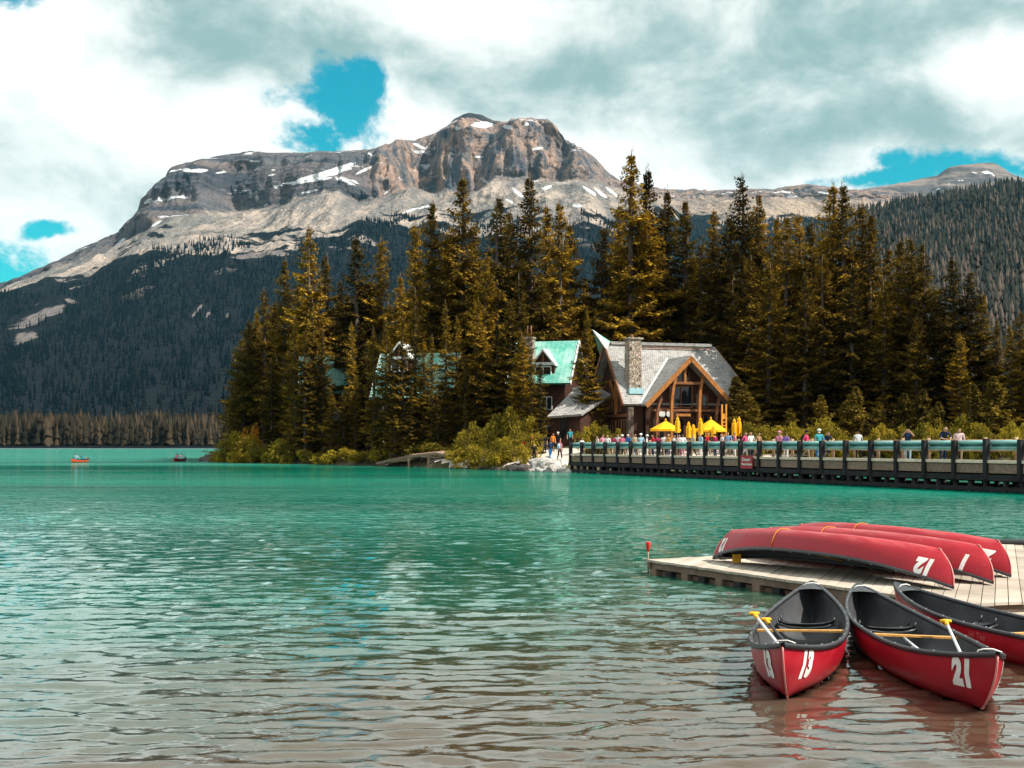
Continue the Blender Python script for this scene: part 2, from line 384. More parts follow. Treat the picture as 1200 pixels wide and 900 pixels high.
def massif():
    U = np.linspace(-280, 1420, 900); B = []
    bands = [(0, 1, 8), (1, 2, 60), (2, 3, 80), (3, 4, 84), (4, 5, 46), (5, 6, 8)]
    V = np.concatenate([np.linspace(a, b, n, endpoint=False) for a, b, n in bands] + [[6.0]])
    wob = 6 * fbm(U / 40, U * 0, 3, 77)
    far_r = sstep(U, 730, 800)
    Ys = [np.full_like(U, 800.0), np.full_like(U, 1150.0), 2900 + 350 * sstep(U, 100, 500) + 300 * fbm(U / 160, U * 0 + 3, 3, 5) + 1500 * far_r,
          None, None, None, None]
    Ys[3] = Ys[2] + 850 + 260 * fbm(U / 90, U * 0 + 9, 3, 6); Ys[4] = Ys[3] + 170 + 60 * (U < 400); Ys[5] = Ys[4] + 330 + 250 * far_r; Ys[6] = Ys[5] + 1500
    dome = np.exp(-((U - 553) / 26) ** 4); Ys[5] = Ys[5] + 260 * dome
    pys = [np.full_like(U, HOR + 3.6), np.full_like(U, 510.0), curve(TREE, U) + wob, curve(CBASE, U), curve(CTOP, U), curve(SKY, U), None]
    Zs = [CAMH + (HOR - p) / F * y for p, y in zip(pys[:6], Ys[:6])]; Zs.append(Zs[5] - 420)
    Zs[0] = np.full_like(U, 0.3)
    Yr = np.array(Ys); Zr = np.array(Zs); K = np.arange(7.0)
    k0 = np.clip(V.astype(int), 0, 5); fr_ = V - k0
    Yg = Yr[k0] * (1 - fr_)[:, None] + Yr[k0 + 1] * fr_[:, None]
    # gentle concave forest slope, straighter talus
    fz = np.where(k0 == 1, fr_ ** 1.25, np.where(k0 == 2, fr_ ** 1.12, fr_))
    Zg = Zr[k0] * (1 - fz)[:, None] + Zr[k0 + 1] * fz[:, None]
    Xg = ((U[None, :] - 600) / F) * Yg
    Vg = np.repeat(V[:, None], len(U), 1); Ug = np.repeat(U[None, :], len(V), 0)
    # buttresses and gullies on the cliffs
    cl = sstep(Vg, 2.8, 3.1) * (1 - sstep(Vg, 4.15, 4.9))
    rg = fbm(Xg / 210 + 0.25 * fbm(Xg / 300, Zg / 200, 2, 4), Zg / 900, 5, 21, 0.55, True)
    peak = sstep(Ug, 425, 450)
    amp = 70 + 90 * peak
    Yg = Yg - cl * (amp * (rg - 0.35) + 16 * fbm(Xg / 34, Zg / 60, 3, 23, 0.6, True) + 34 * fbm(Xg / 75, Zg / 130, 3, 24))
    Zg = Zg + cl * 9 * fbm(Xg / 60, Zg / 40, 4, 40)
    led = cl * (1 - peak) * 26 * np.sin(Zg / 26 + 3 * fbm(Xg / 240, Zg / 200, 3, 55))          # ledges of the flat-lying strata
    Yg = Yg - led
    up_ = sstep(Vg, 4.1, 4.6)
    Yg = Yg - up_ * 26 * fbm(Xg / 90, Zg / 60, 4, 61)
    tal = sstep(Vg, 1.6, 2.1) * (1 - sstep(Vg, 2.75, 3.0))
    Yg = Yg - tal * 80 * fbm(Xg / 190 + .5 * fbm(Xg / 400, Vg, 2, 70), Vg * 0.45, 5, 71, 0.5, True); Zg = Zg + tal * 16 * fbm(Xg / 90, Yg / 120, 5, 72, .6)
    fo = sstep(Vg, 0.9, 1.2) * (1 - sstep(Vg, 1.7, 2.05))
    Yg = Yg - fo * 150 * fbm(Xg / 420, Vg * 1.6, 4, 81)
    crest = sstep(Vg, 4.6, 5.0) * (1 - sstep(Vg, 5.0, 5.4))
    Zg = Zg + crest * 3.2 * fbm(Xg / 22, Yg * 0, 4, 91)
    pyg = HOR - (Zg - CAMH) * F / Yg
    # snow patches, as ellipses (px, py, half length, half width, tilt)
    sn = np.zeros_like(Xg)
    S = [(380, 205, 42, 5, -14), (395, 198, 34, 3.2, -18), (350, 214, 22, 2.2, -4), (372, 211, 30, 2.2, -8), (365, 224, 14, 2, -12), (427, 200, 14, 2, -25), (235, 200, 14, 3, 0), (222, 199, 8, 3, 5), (292, 180, 6, 1.6, 0), (262, 202, 8, 1.5, -10),
         (566, 146, 16, 5, 0), (596, 149, 9, 3.2, 10), (616, 145, 5, 2.6, 20), (537, 150, 6, 3, 0), (630, 174, 9, 2, -10), (607, 226, 12, 3, 40), (598, 236, 8, 2, 30), (690, 224, 14, 2.4, 35), (703, 226, 14, 2.4, 40), (716, 225, 13, 2.4, 40), (640, 220, 9, 3, -20), (676, 241, 7, 3, 0),
         (480, 247, 14, 1.6, -20), (140, 285, 16, 1.8, -35), (185, 262, 10, 1.8, -30), (500, 242, 12, 1.5, -15), (700, 174, 4, 2, 0), (925, 230, 12, 1.6, 0), (960, 226, 10, 1.6, 5), (300, 189, 10, 1.4, 0), (320, 205, 8, 1.6, -10), (455, 225, 8, 1.4, -30), (568, 212, 10, 1.6, 35)]
    for cx, cy_, a, b, an in S:
        c_, s_ = math.cos(R(an)), math.sin(R(an)); dx, dy = Ug - cx, pyg - cy_
        sn = np.maximum(sn, 1 - np.sqrt(((dx * c_ + dy * s_) / a) ** 2 + ((-dx * s_ + dy * c_) / b) ** 2))
    sn = np.clip(sn, 0, 1) * (Vg > 2.0) * (Vg < 5.4)
    scars = np.zeros_like(Xg)                                                                    # bare slide scars in the forest
    for cx, cy_, a, b, an in [(40, 372, 46, 9, -20), (62, 365, 26, 8, -25), (85, 353, 10, 5, 20), (228, 365, 18, 3, -48), (240, 369, 10, 2.5, -50), (262, 369, 7, 2.5, -40), (20, 395, 24, 9, -20), (300, 300, 34, 5, -3), (330, 297, 30, 4, 3)]:
        c_, s_ = math.cos(R(an)), math.sin(R(an)); dx, dy = Ug - cx, pyg - cy_
        scars = np.maximum(scars, 1 - np.sqrt(((dx * c_ + dy * s_) / a) ** 2 + ((-dx * s_ + dy * c_) / b) ** 2))
    me = np_mesh('mountain', np.stack([Xg, Yg, Zg], -1).reshape(-1, 3), grid_faces(len(V), len(U)), smooth=True)
    attr(me, 'band', Vg); attr(me, 'snow', sn); attr(me, 'scar', np.clip(scars, 0, 1)); attr(me, 'peak', peak); attr(me, 'dome', dome[None, :] * (Vg > 4.55)); attr(me, 'right', far_r[None, :] + 0 * Xg)
    return me, Xg, Yg, Zg, Vg, Ug, np.clip(scars, 0, 1)
m, T = base_mat('mountain_rock')
pos = T.node('ShaderNodeNewGeometry').outputs['Position']
at_ = lambda n: T.node('ShaderNodeAttribute', attribute_name=n).outputs['Fac']
band, snow, scar, peak, rgt = at_('band'), at_('snow'), at_('scar'), at_('peak'), at_('right')
nA = T.noise(pos, 0.0045, 8.0, 0.62); nB = T.noise(pos, 0.02, 6.0, 0.6)
vert = T.noise(T.vscale(pos, (0.022, 0.022, 0.0035)), 1.0, 6.0, 0.6)
strat = T.noise(T.vscale(pos, (0.0015, 0.0015, 0.035)), 1.0, 5.0, 0.55)
grain = T.mix(peak, (0.5, 0.5, 0.5), (0.5, 0.5, 0.5))
g1 = T.smooth(T.math('ADD', T.math('MULTIPLY', vert, peak), T.math('MULTIPLY', strat, T.math('SUBTRACT', 1.0, peak))), 0.34, 0.66)
rockL = T.mix(g1, (0.040, 0.046, 0.060), (0.175, 0.145, 0.138))  # left massif darker and bluer: its cloud shade is put into the colour
rockP = T.mix(g1, (0.070, 0.084, 0.105), (0.39, 0.265, 0.200))
rock = T.mix(peak, rockL, rockP)
rock = T.mix(T.smooth(nA, 0.45, 0.62), rock, T.mix(0.5, rock, (0.085, 0.105, 0.125)))
gst = T.noise(T.vscale(pos, (0.016, 0.002, 0.004)), 1.0, 6.0, 0.62)
tal = T.mix(T.smooth(gst, 0.34, 0.62), (0.16, 0.155, 0.155), (0.44, 0.365, 0.305))
tal = T.mix(T.smooth(nA, 0.40, 0.58), T.mix(0.75, tal, (0.15, 0.155, 0.15)), tal)
tal = T.mix(rgt, tal, T.mix(T.smooth(nA, 0.42, 0.6), (0.20, 0.17, 0.15), (0.40, 0.31, 0.24)))
bn = T.math('ADD', band, T.math('MULTIPLY', T.math('SUBTRACT', nB, 0.5), 0.55))
isrock = T.smooth(bn, 2.86, 3.04)
nT = T.noise(T.vscale(pos, (0.0022, 0.0012, 0.002)), 1.0, 6.0, 0.6)
bn2 = T.math('ADD', T.math('ADD', band, T.math('MULTIPLY', T.math('SUBTRACT', nT, 0.5), 2.2)), T.math('ADD', T.math('MULTIPLY', T.math('SUBTRACT', nA, 0.5), 3.0), T.math('MULTIPLY', T.math('SUBTRACT', nB, 0.5), 0.5)))
isfor = T.math('SUBTRACT', 1.0, T.smooth(bn2, 2.02, 2.14))
rock = T.mix(at_('dome'), rock, (0.035, 0.04, 0.048))
c = T.mix(isrock, tal, rock)
fcol = T.mix(nB, (0.002, 0.006, 0.009), (0.005, 0.009, 0.012))  # forest ground near black like its trees, cloud shadow painted in
sc = T.smooth(T.math('ADD', scar, T.math('MULTIPLY', T.math('SUBTRACT', nB, 0.5), 1.3)), 0.34, 0.5)
fcol = T.mix(sc, fcol, (0.17, 0.15, 0.145))
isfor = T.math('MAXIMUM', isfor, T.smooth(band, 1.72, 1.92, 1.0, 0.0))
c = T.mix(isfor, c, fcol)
sm = T.smooth(T.math('ADD', snow, T.math('MULTIPLY', T.math('SUBTRACT', nB, 0.5), T.math('MULTIPLY', T.math('GREATER_THAN', snow, 0.02), 0.9))), 0.22, 0.34)
ns = T.noise(T.vscale(pos, (0.0045, 0.0045, 0.022)), 1.0, 7.0, 0.62)
extra = T.math('MULTIPLY', T.smooth(ns, 0.625, 0.655), T.math('MULTIPLY', T.smooth(band, 2.75, 3.1), T.smooth(band, 4.9, 5.3, 1.0, 0.0)))
sm = T.math('MAXIMUM', sm, extra)
c = T.mix(sm, c, (0.80, 0.82, 0.85))
nC = T.noise(pos, 0.09, 4.0, 0.6)
c = T.mix(T.math('MULTIPLY', T.smooth(nC, 0.35, 0.65), T.math('SUBTRACT', 1.0, sm)), T.mix(0.28, c, (0.02, 0.022, 0.026)), c)
gul = T.noise(T.vscale(pos, (0.018, 0.003, 0.003)), 1.0, 5.0, 0.6)
hh = T.math('ADD', T.math('MULTIPLY', gul, 30.0), T.math('ADD', T.math('MULTIPLY', nA, 40.0), T.math('ADD', T.math('MULTIPLY', T.math('ADD', nB, vert), 16.0), T.math('MULTIPLY', nC, 4.0))))
M_mtn = finish(m, T, c, 0.95, 0.05, hh, 1.0, 1.6)
mt_me, mX, mY, mZ, mV, mU, mS = massif(); mt_me.materials.append(M_mtn)
tag(link('mountain', mt_me), kind='structure')

# ---- flat-topped peak far behind the ridge
def far_peak():
    U = np.linspace(960, 1420, 260)
    sk = curve([(960, 236), (1000, 224), (1015, 221), (1040, 217), (1060, 214), (1080, 209), (1098, 206), (1106, 200), (1112, 196), (1125, 193.5), (1145, 191.5), (1162, 190.5), (1170, 193), (1178, 199), (1186, 204), (1200, 209), (1260, 218), (1420, 240)], U)
    V = np.linspace(0, 1, 60); Y0 = 5600.0
    v = V[:, None]; Yg = Y0 + 900 * v + 0 * U[None, :]
    top = CAMH + (HOR - sk) / F * (Y0 + 900); lo = CAMH + (HOR - 270) / F * Y0
    Xg = (U[None, :] - 600) / F * Yg
    prof = np.where(V < 0.7, V / 0.7 * 0.72, 0.72 + (V - 0.7) / 0.3 * 0.28)[:, None]
    Zg = lo + (top[None, :] - lo) * prof + 20 * fbm(Xg / 150, Yg / 150, 4, 3) * (v < 0.97)
    Yg = Yg - 160 * fbm(Xg / 260, Zg / 500, 4, 8, 0.5, True) * np.sin(np.pi * v)
    Xb, Yb, Zb = Xg[-1:] * 1.2, Yg[-1:] + 1200, Zg[-1:] - 500
    Xg, Yg, Zg = np.concatenate([Xg, Xb]), np.concatenate([Yg, Yb]), np.concatenate([Zg, Zb])
    return np_mesh('mountain', np.stack([Xg, Yg, Zg], -1).reshape(-1, 3), grid_faces(61, 260), smooth=True)
m, T = base_mat('far_rock')
pos = T.node('ShaderNodeNewGeometry').outputs['Position']
a1 = T.noise(T.vscale(pos, (0.002, 0.002, 0.02)), 1.0, 6.0, 0.6); a2 = T.noise(pos, 0.010, 6.0, 0.6)
c = T.mix(T.smooth(a1, 0.4, 0.6), (0.07, 0.07, 0.075), (0.20, 0.165, 0.145))
c = T.mix(T.smooth(T.noise(T.vscale(pos, (0.006, 0.006, 0.012)), 1.0, 4.0, 0.55), 0.64, 0.67), c, (0.8, 0.82, 0.85))
M_far = finish(m, T, c, 0.95, 0.05, a2, 0.9, 30.0)
fp = far_peak(); fp.materials.append(M_far)
tag(link('mountain', fp), kind='structure')

# ---- forested hill on the right
def hill():
    U = np.linspace(640, 1750, 420); V = np.linspace(0, 1, 90)
    sk = curve([(640, 420), (760, 360), (850, 312), (900, 283), (950, 258), (1000, 242), (1050, 232), (1100, 223), (1150, 214), (1200, 206), (1300, 192), (1500, 172), (1750, 160)], U) + 2 * fbm(U / 40, U * 0, 3, 9) + 13
    Y0 = 560.0; Y1 = 2050 + 120 * fbm(U / 120, U * 0 + 2, 3, 12)
    v = V[:, None]; Yg = Y0 + (Y1[None, :] - Y0) * v
    ztop = CAMH + (HOR - sk) / F * Y1
    Zg = 4 + (ztop[None, :] - 4) * (v ** 1.12) + 22 * fbm((U[None, :] - 600) / 90, v * 5, 4, 14) * np.sin(np.pi * v)
    Xg = (U[None, :] - 600) / F * Yg
    Xg = np.concatenate([Xg, Xg[-1:] * 1.3]); Yg = np.concatenate([Yg, Yg[-1:] + 900]); Zg = np.concatenate([Zg, Zg[-1:] - 250])
    return np_mesh('hill', np.stack([Xg, Yg, Zg], -1).reshape(-1, 3), grid_faces(91, 420), smooth=True), Xg[:-1], Yg[:-1], Zg[:-1]
m, T = base_mat('hill_soil')
pos = T.node('ShaderNodeNewGeometry').outputs['Position']
M_hill = finish(m, T, T.mix(T.noise(pos, 0.03, 5.0), (0.016, 0.018, 0.016), (0.04, 0.036, 0.032)), 0.95, 0.05)
hl, hX, hY, hZ = hill(); hl.materials.append(M_hill)
tag(link('hill', hl), kind='structure')

# ---- far woods: thousands of small conifers that read as one mass
def conifer_mass(name, P, H, W_, tint, mat, seed, tiers=3, k=5):
    r = np.random.default_rng(seed); n = len(P)
    vs_, fs_ = [], []; nv = 0; per = tiers * (k + 1)
    V = np.zeros((n, tiers, k + 1, 3), np.float32)
    rot = r.random(n) * 6.28
    for t in range(tiers):
        z0 = H * (0.06 + 0.27 * t); zt = H * (min(1.0, 0.48 + 0.28 * t)) if t < tiers - 1 else H
        rad = W_ * (1 - 0.27 * t)
        for j in range(k):
            a = rot + (j + 0.5 * t) * 2 * np.pi / k + r.normal(0, 0.2, n)
            q = rad * (0.75 + 0.5 * r.random(n))
            V[:, t, j] = P + np.stack([np.cos(a) * q, np.sin(a) * q, z0 + H * 0.05 * r.normal(0, 1, n)], -1)
        V[:, t, k] = P + np.stack([0 * H, 0 * H, zt], -1)
    base = (np.arange(n) * per)[:, None, None, None] + (np.arange(tiers) * (k + 1))[None, :, None, None]
    j = np.arange(k); tri = np.stack([j, (j + 1) % k, np.full(k, k)], -1)[None, None]
    Fc = (base + tri).reshape(-1, 3)
    me = np_mesh(name, V.reshape(-1, 3), Fc, [mat])
    attr(me, 'tint', np.repeat(tint, per))
    return me
def conifer_mat(name, c0, c1, c2):
    m, T = base_mat(name)
    a = T.node('ShaderNodeAttribute', attribute_name='tint').outputs['Fac']
    c = T.mix(T.smooth(a, 0.0, 0.6), c0, c1); c = T.mix(T.smooth(a, 0.6, 1.0), c, c2)
    d = T.node('ShaderNodeBsdfDiffuse', {'Color': c}); T.l.new(d.outputs[0], T.node('ShaderNodeOutputMaterial').inputs[0])
    return m
def pick(Xg, Yg, Zg, ok, n, seed):
    """n random surface points, evenly by area seen on the ground"""
    r = np.random.default_rng(seed)
    A = np.hypot(Xg[:-1, 1:] - Xg[:-1, :-1], Yg[:-1, 1:] - Yg[:-1, :-1]) * np.hypot(Xg[1:, :-1] - Xg[:-1, :-1], Yg[1:, :-1] - Yg[:-1, :-1]) * ok[:-1, :-1]
    p = A.ravel() / A.sum(); idx = r.choice(len(p), n, p=p); i, j = np.divmod(idx, A.shape[1])
    a, b = r.random(n), r.random(n)
    out = []
    for G in (Xg, Yg, Zg):
        out.append(G[i, j] * (1 - a) * (1 - b) + G[i, j + 1] * (1 - a) * b + G[i + 1, j] * a * (1 - b) + G[i + 1, j + 1] * a * b)
    return np.stack(out, -1), i, j
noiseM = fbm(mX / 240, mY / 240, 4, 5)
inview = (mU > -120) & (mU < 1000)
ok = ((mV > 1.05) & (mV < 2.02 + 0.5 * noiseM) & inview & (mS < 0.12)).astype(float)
M_cdark = conifer_mat('shaded_slope_conifer', (0.002, 0.006, 0.009), (0.004, 0.008, 0.011), (0.007, 0.011, 0.012))  # near black: cloud shadow over the slope put into the tree colour
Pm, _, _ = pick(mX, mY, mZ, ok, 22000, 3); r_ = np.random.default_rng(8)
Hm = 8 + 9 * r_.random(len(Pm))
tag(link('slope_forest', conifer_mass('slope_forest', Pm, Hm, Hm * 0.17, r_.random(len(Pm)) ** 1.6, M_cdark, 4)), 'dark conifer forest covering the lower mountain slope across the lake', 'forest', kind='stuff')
ok = ((mV > 0.02) & (mV < 0.95) & (mU > -150) & (mU < 420)).astype(float)
Ps, _, _ = pick(mX, mY, mZ, ok, 5200, 5)
M_cshore = conifer_mat('shore_conifer', (0.009, 0.009, 0.007), (0.024, 0.020, 0.013), (0.052, 0.038, 0.025))
Hs = (8 + 17 * r_.random(len(Ps)) ** .9) * (0.85 + 0.45 * fbm(Ps[:, 0] / 45, Ps[:, 1] / 60, 3, 19))
tag(link('shore_forest', conifer_mass('shore_forest', Ps, Hs, Hs * 0.17, r_.random(len(Ps)), M_cshore, 6)), 'sunlit brownish conifer wood along the far lake shore', 'forest', kind='stuff')
okh = np.ones_like(hX) * ((hX / hY > 0.12) & (hX / hY < 0.60))
Ph, ih, _ = pick(hX, hY, hZ, okh, 15000, 7)
Hh = 13 + 13 * r_.random(len(Ph))
th = np.clip(r_.random(len(Ph)) ** 1.5 + 0.35 * (1 - ih / 90.0) - 0.1, 0, 1)
M_chill = conifer_mat('hill_conifer', (0.012, 0.018, 0.019), (0.034, 0.036, 0.029), (0.085, 0.066, 0.054))
tag(link('hill_forest', conifer_mass('hill_forest', Ph, Hh, Hh * 0.165, th, M_chill, 9)), 'grey green conifer forest on the hillside beyond the bridge', 'forest', kind='stuff')
# ================================================================== spruces of the point
def foliage_mat(name, dark, mid, gold, rnd_hi=0.75, transl=0.2):
    m, T = base_mat(name)
    co = T.node('ShaderNodeTexCoord').outputs['Object']
    oi = T.node('ShaderNodeObjectInfo').outputs['Random']
    n = T.noise(co, 0.8, 5.0, 0.65)
    f = T.math('ADD', n, T.math('MULTIPLY', T.math('SUBTRACT', oi, 0.5), 0.24))
    c = T.mix(T.smooth(f, 0.28, 0.50), dark, mid)
    c = T.mix(T.smooth(f, 0.48, rnd_hi), c, gold)
    d = T.node('ShaderNodeBsdfDiffuse', {'Color': c}); t = T.node('ShaderNodeBsdfTranslucent', {'Color': c})
    mx = T.node('ShaderNodeMixShader', {0: transl, 1: d.outputs[0], 2: t.outputs[0]})
    T.l.new(mx.outputs[0], T.node('ShaderNodeOutputMaterial').inputs[0])
    return m
M_needle = foliage_mat('spruce_needles', (0.026, 0.021, 0.010), (0.140, 0.090, 0.016), (0.52, 0.32, 0.032))
M_needle2 = foliage_mat('light_needles', (0.050, 0.040, 0.014), (0.125, 0.088, 0.018), (0.27, 0.185, 0.028))
M_bark = mottled('bark', (0.055, 0.042, 0.036), (0.15, 0.115, 0.095), 1.2, 0.95, 0.1, 0.8, (6, 6, 1))
M_leaf = foliage_mat('shrub_leaves', (0.10, 0.088, 0.016), (0.27, 0.205, 0.024), (0.46, 0.34, 0.035), 0.72, 0.35)
M_leaf_or = foliage_mat('orange_leaves', (0.16, 0.09, 0.015), (0.36, 0.17, 0.02), (0.50, 0.22, 0.03), 0.7, 0.35)

def twig_quads(base, dirv, length, width, upv):
    """diamond-shaped sprays; arrays (n,3)"""
    side = np.cross(dirv, upv); side /= np.linalg.norm(side, axis=1, keepdims=True) + 1e-9
    L = length[:, None]; Wd = width[:, None]
    tip = base + dirv * L; tip[:, 2] -= 0.16 * length
    mid = base + dirv * L * 0.5; mid[:, 2] += 0.05 * length
    V = np.stack([base, mid - side * Wd / 2, tip, mid + side * Wd / 2], 1)
    return V
def spruce_crown(seed, H=30.0, Rm=3.4, bare=0.04, power=0.6, droop=0.28, gap=0.1, step=0.66):
    r = np.random.default_rng(seed); Q = []
    z = bare * H
    ph = r.random(4) * 6.28
    while z < H * 0.97:
        t = (z - bare * H) / (H - bare * H)
        rad = Rm * min(1.0, ((1 - t) / 0.66)) ** (power + 0.2) * (0.72 + 0.5 * r.random())
        if t < 0.06: rad *= 0.6 + 6.5 * t
        nb = int(5 + 3 * r.random())
        for b in range(nb):
            az = r.random() * 2 * math.pi
            if r.random() < gap + 0.14 * math.sin(az * 2 + z * 0.5 + ph[0]): continue
            L = max(0.14, rad * (0.50 + 0.62 * r.random()) * (1 + 0.22 * math.sin(az + z * 0.35 + ph[1])))
            el0 = 0.55 * t ** 1.6 - droop * (1 - t) + r.normal(0, 0.10)
            n = max(3, int(L / 0.27)); s = np.linspace(0.14, 1.0, n)
            ca, sa = math.cos(az), math.sin(az)
            zz = z + math.tan(el0) * L * s - 0.22 * L * s * (1 - s) + 0.10 * L * s ** 3
            bp = np.stack([ca * L * s, sa * L * s, zz], -1)
            wid = (0.20 + 0.42 * min(L, 2.6) * (1.02 - s) ** 0.7 * np.minimum(1, s * 3)) * min(1.0, 0.32 + 5.0 * (1 - t))
            for k in (-1, 1):                                   # the flat spray of side twigs
                an = az + k * (0.75 + 0.35 * r.random(n))
                le = wid * (0.75 + 0.5 * r.random(n)); dz = -0.22 + r.normal(0, 0.16, n)
                dv = np.stack([np.cos(an), np.sin(an), dz], -1); dv /= np.linalg.norm(dv, axis=1, keepdims=True)
                up = np.stack([r.normal(0, 0.25, n), r.normal(0, 0.25, n), np.ones(n)], -1)
                Q.append(twig_quads(bp + r.normal(0, 0.04, (n, 3)), dv, le, 0.16 + le * 0.26, up))
                le2 = le * 0.55                                   # second layer just above, shorter
                an2 = an + r.normal(0, 0.5, n); dv2 = np.stack([np.cos(an2), np.sin(an2), 0.15 + r.normal(0, 0.25, n)], -1); dv2 /= np.linalg.norm(dv2, axis=1, keepdims=True)
                Q.append(twig_quads(bp + [0, 0, 0.07] + r.normal(0, 0.05, (n, 3)), dv2, le2 + 0.08, 0.12 + le2 * 0.3, up + r.normal(0, .3, (n, 3))))
            an = az + r.normal(0, 0.5, n)                        # hanging twigs
            dv = np.stack([np.cos(an) * .5, np.sin(an) * .5, -0.8 + r.normal(0, .2, n)], -1); dv /= np.linalg.norm(dv, axis=1, keepdims=True)
            Q.append(twig_quads(bp, dv, 0.20 + 0.35 * wid, 0.16 + 0 * s, np.stack([-np.sin(an), np.cos(an), 0.2 + 0 * an], -1)))
        z += (step - 0.34 * t) * (0.7 + 0.6 * r.random())
    n = 30; zt = H * (0.93 + 0.07 * np.linspace(0, 1, n)); an = r.random(n) * 6.28
    dv = np.stack([np.cos(an), np.sin(an), 0.5 + 0 * an], -1)
    Q.append(twig_quads(np.stack([0 * zt, 0 * zt, zt], -1), dv, 0.34 - 0.26 * np.linspace(0, 1, n), np.full(n, 0.10), np.stack([-np.sin(an) * .3, np.cos(an) * .3, 1 + 0 * an], -1)))
    V = np.concatenate(Q).reshape(-1, 3)
    return V, np.arange(len(V)).reshape(-1, 4)
def trunk_mesh(seed, H=30.0, r0=0.42, bare=0.3, mat=None):
    r = random.Random(seed); mb = MB(); pts = []; rad = []
    for i in range(10):
        t = i / 9; pts.append((0.10 * math.sin(t * 4 + seed), 0.10 * math.cos(t * 3 + seed) - 0.1 * math.cos(seed), -0.6 + t * (H + 0.3))); rad.append(r0 * (1.25 if i == 0 else 1) * (1 - t) ** 0.85 + 0.02)
    mb.tube(pts, rad, 8)
    for i in range(34):                                                        # dead lower limbs
        z = H * (0.05 + bare * r.random()); a = r.random() * 6.28; L = 0.5 + 1.7 * r.random()
        mb.tube([(0, 0, z), (math.cos(a) * L * .5, math.sin(a) * L * .5, z - 0.05 * L), (math.cos(a) * L, math.sin(a) * L, z - 0.28 * L)], [0.045, 0.03, 0.012], 3, cap=False)
    return mb.mesh('trunk', mat or M_bark)
CROWNS = []
for i, (Rm, bare, power, droop, gap) in enumerate([(2.9, .03, .70, .32, .12), (3.3, .04, .62, .38, .14), (2.5, .05, .60, .28, .16), (3.6, .02, .78, .36, .12), (2.8, .10, .52, .32, .18), (3.2, .06, .64, .26, .14), (2.4, .04, .58, .38, .18), (4.0, .03, .95, .30, .10), (3.4, .08, .80, .42, .20), (3.0, .05, .9, .2, .08)]):
    V, f = spruce_crown(100 + i, Rm=Rm, bare=bare, power=power, droop=droop, gap=gap)
    CROWNS.append((np_mesh('crown', V, f, [M_needle]), trunk_mesh(100 + i, bare=max(bare * 1.6, 0.2))))
V, f = spruce_crown(222, Rm=4.3, bare=.05, power=.62, droop=-.12, gap=.12)
CROWN_LIGHT = (np_mesh('crown', V, f, [M_needle2]), trunk_mesh(222))
SMALL = []
for i in range(3):
    V, f = spruce_crown(300 + i, H=8.0, Rm=1.75, bare=.03, power=.8, droop=.05, gap=.02, step=.42)
    SMALL.append((np_mesh('crown', V, f, [M_needle2]), trunk_mesh(300 + i, H=8.0, r0=0.12, bare=.1)))

def plant(name, proto, x, y, h, h0, label, cat, group, wide=1.0, rz=None):
    e = empty(name, (x, y, gz(x, y) - 0.05), random.random() * 6.28 if rz is None else rz)
    s = h / h0; e.scale = (s * wide * 1.30, s * wide * 1.30, s)
    link('trunk', proto[1], e); link('crown', proto[0], e)
    return tag(e, label, cat, group)
def spruce_px(px, top, Y, label, group, proto=None, wide=1.0):
    x = (px - 600) / F * Y; z0 = gz(x, Y)
    h = (CAMH + (HOR - top) / F * Y - z0) * 1.02
    p = CROWNS[random.randrange(len(CROWNS))] if proto is None else proto
    if proto is not None and proto is not CROWN_LIGHT and random.random() < 0.45: p = CROWNS[random.choice((0, 3, 5, 7, 8, 9))]
    plant('spruce_tree', p, x, Y, h, 30.0, label, 'spruce tree', group, wide)

ORD = '1st 2nd 3rd 4th 5th 6th 7th 8th 9th 10th 11th 12th 13th 14th 15th 16th 17th 18th 19th 20th 21st 22nd 23rd 24th 25th 26th 27th 28th 29th 30th'.split()
OLD = 'first second third fourth fifth sixth seventh eighth ninth tenth eleventh twelfth thirteenth fourteenth fifteenth sixteenth seventeenth eighteenth nineteenth twentieth'.split()
G1 = ('{h} olive spruce, {n} along the wooded point from its lake tip', 'spruces at the tip of the wooded point', 1)
G2 = ('{h} spruce, {n} from the little ramp towards the lodge', 'spruces beside the green roofed house', 1)
G3 = ('{h} spruce behind the grey lodge, {n} from the green roofed house', 'spruces behind the lodge', 1)
G4 = ('{h} dense spruce behind the bridge, {n} past the lodge gable', 'spruces behind the bridge', 1)
G5 = ('{h} slender spruce beside the forested hill, {n} after the dense row', 'spruces at the end of the row', 1)
def both(lst, g, dy=0.0):
    lst = sorted(lst); tops = sorted(q[1] for q in lst)
    for i, q in enumerate(lst):
        px, top, Y = q[:3]
        hw = 'towering' if top <= tops[len(tops) // 4] else 'tall' if top <= tops[3 * len(tops) // 4] else 'shorter'
        spruce_px(px, top, Y + dy, g[0].format(h=hw, n=ORD[i]), g[1], None if len(q) < 4 or q[3] is None else q[3], q[4] if len(q) > 4 else 1.0)
C = CROWNS
both([(284, 396, 166, CROWN_LIGHT, 1.0), (297, 382, 168, C[6], 1.3), (309, 338, 166, C[6], 1.1), (334, 303, 162, C[2], 1.05), (322, 360, 172, C[1], 1.2), (362, 264, 158, C[0], 1.05), (382, 298, 164, C[1], 1.1), (350, 330, 170, C[3], 1.1), (399, 330, 164, C[5], 1.2),
      (418, 277, 150, C[3], 1.15), (447, 280, 151, C[1], 1.1), (433, 330, 158, C[5], 1.2), (469, 322, 160, C[2], 1.1), (366, 350, 146, C[5], 1.0)], G1)
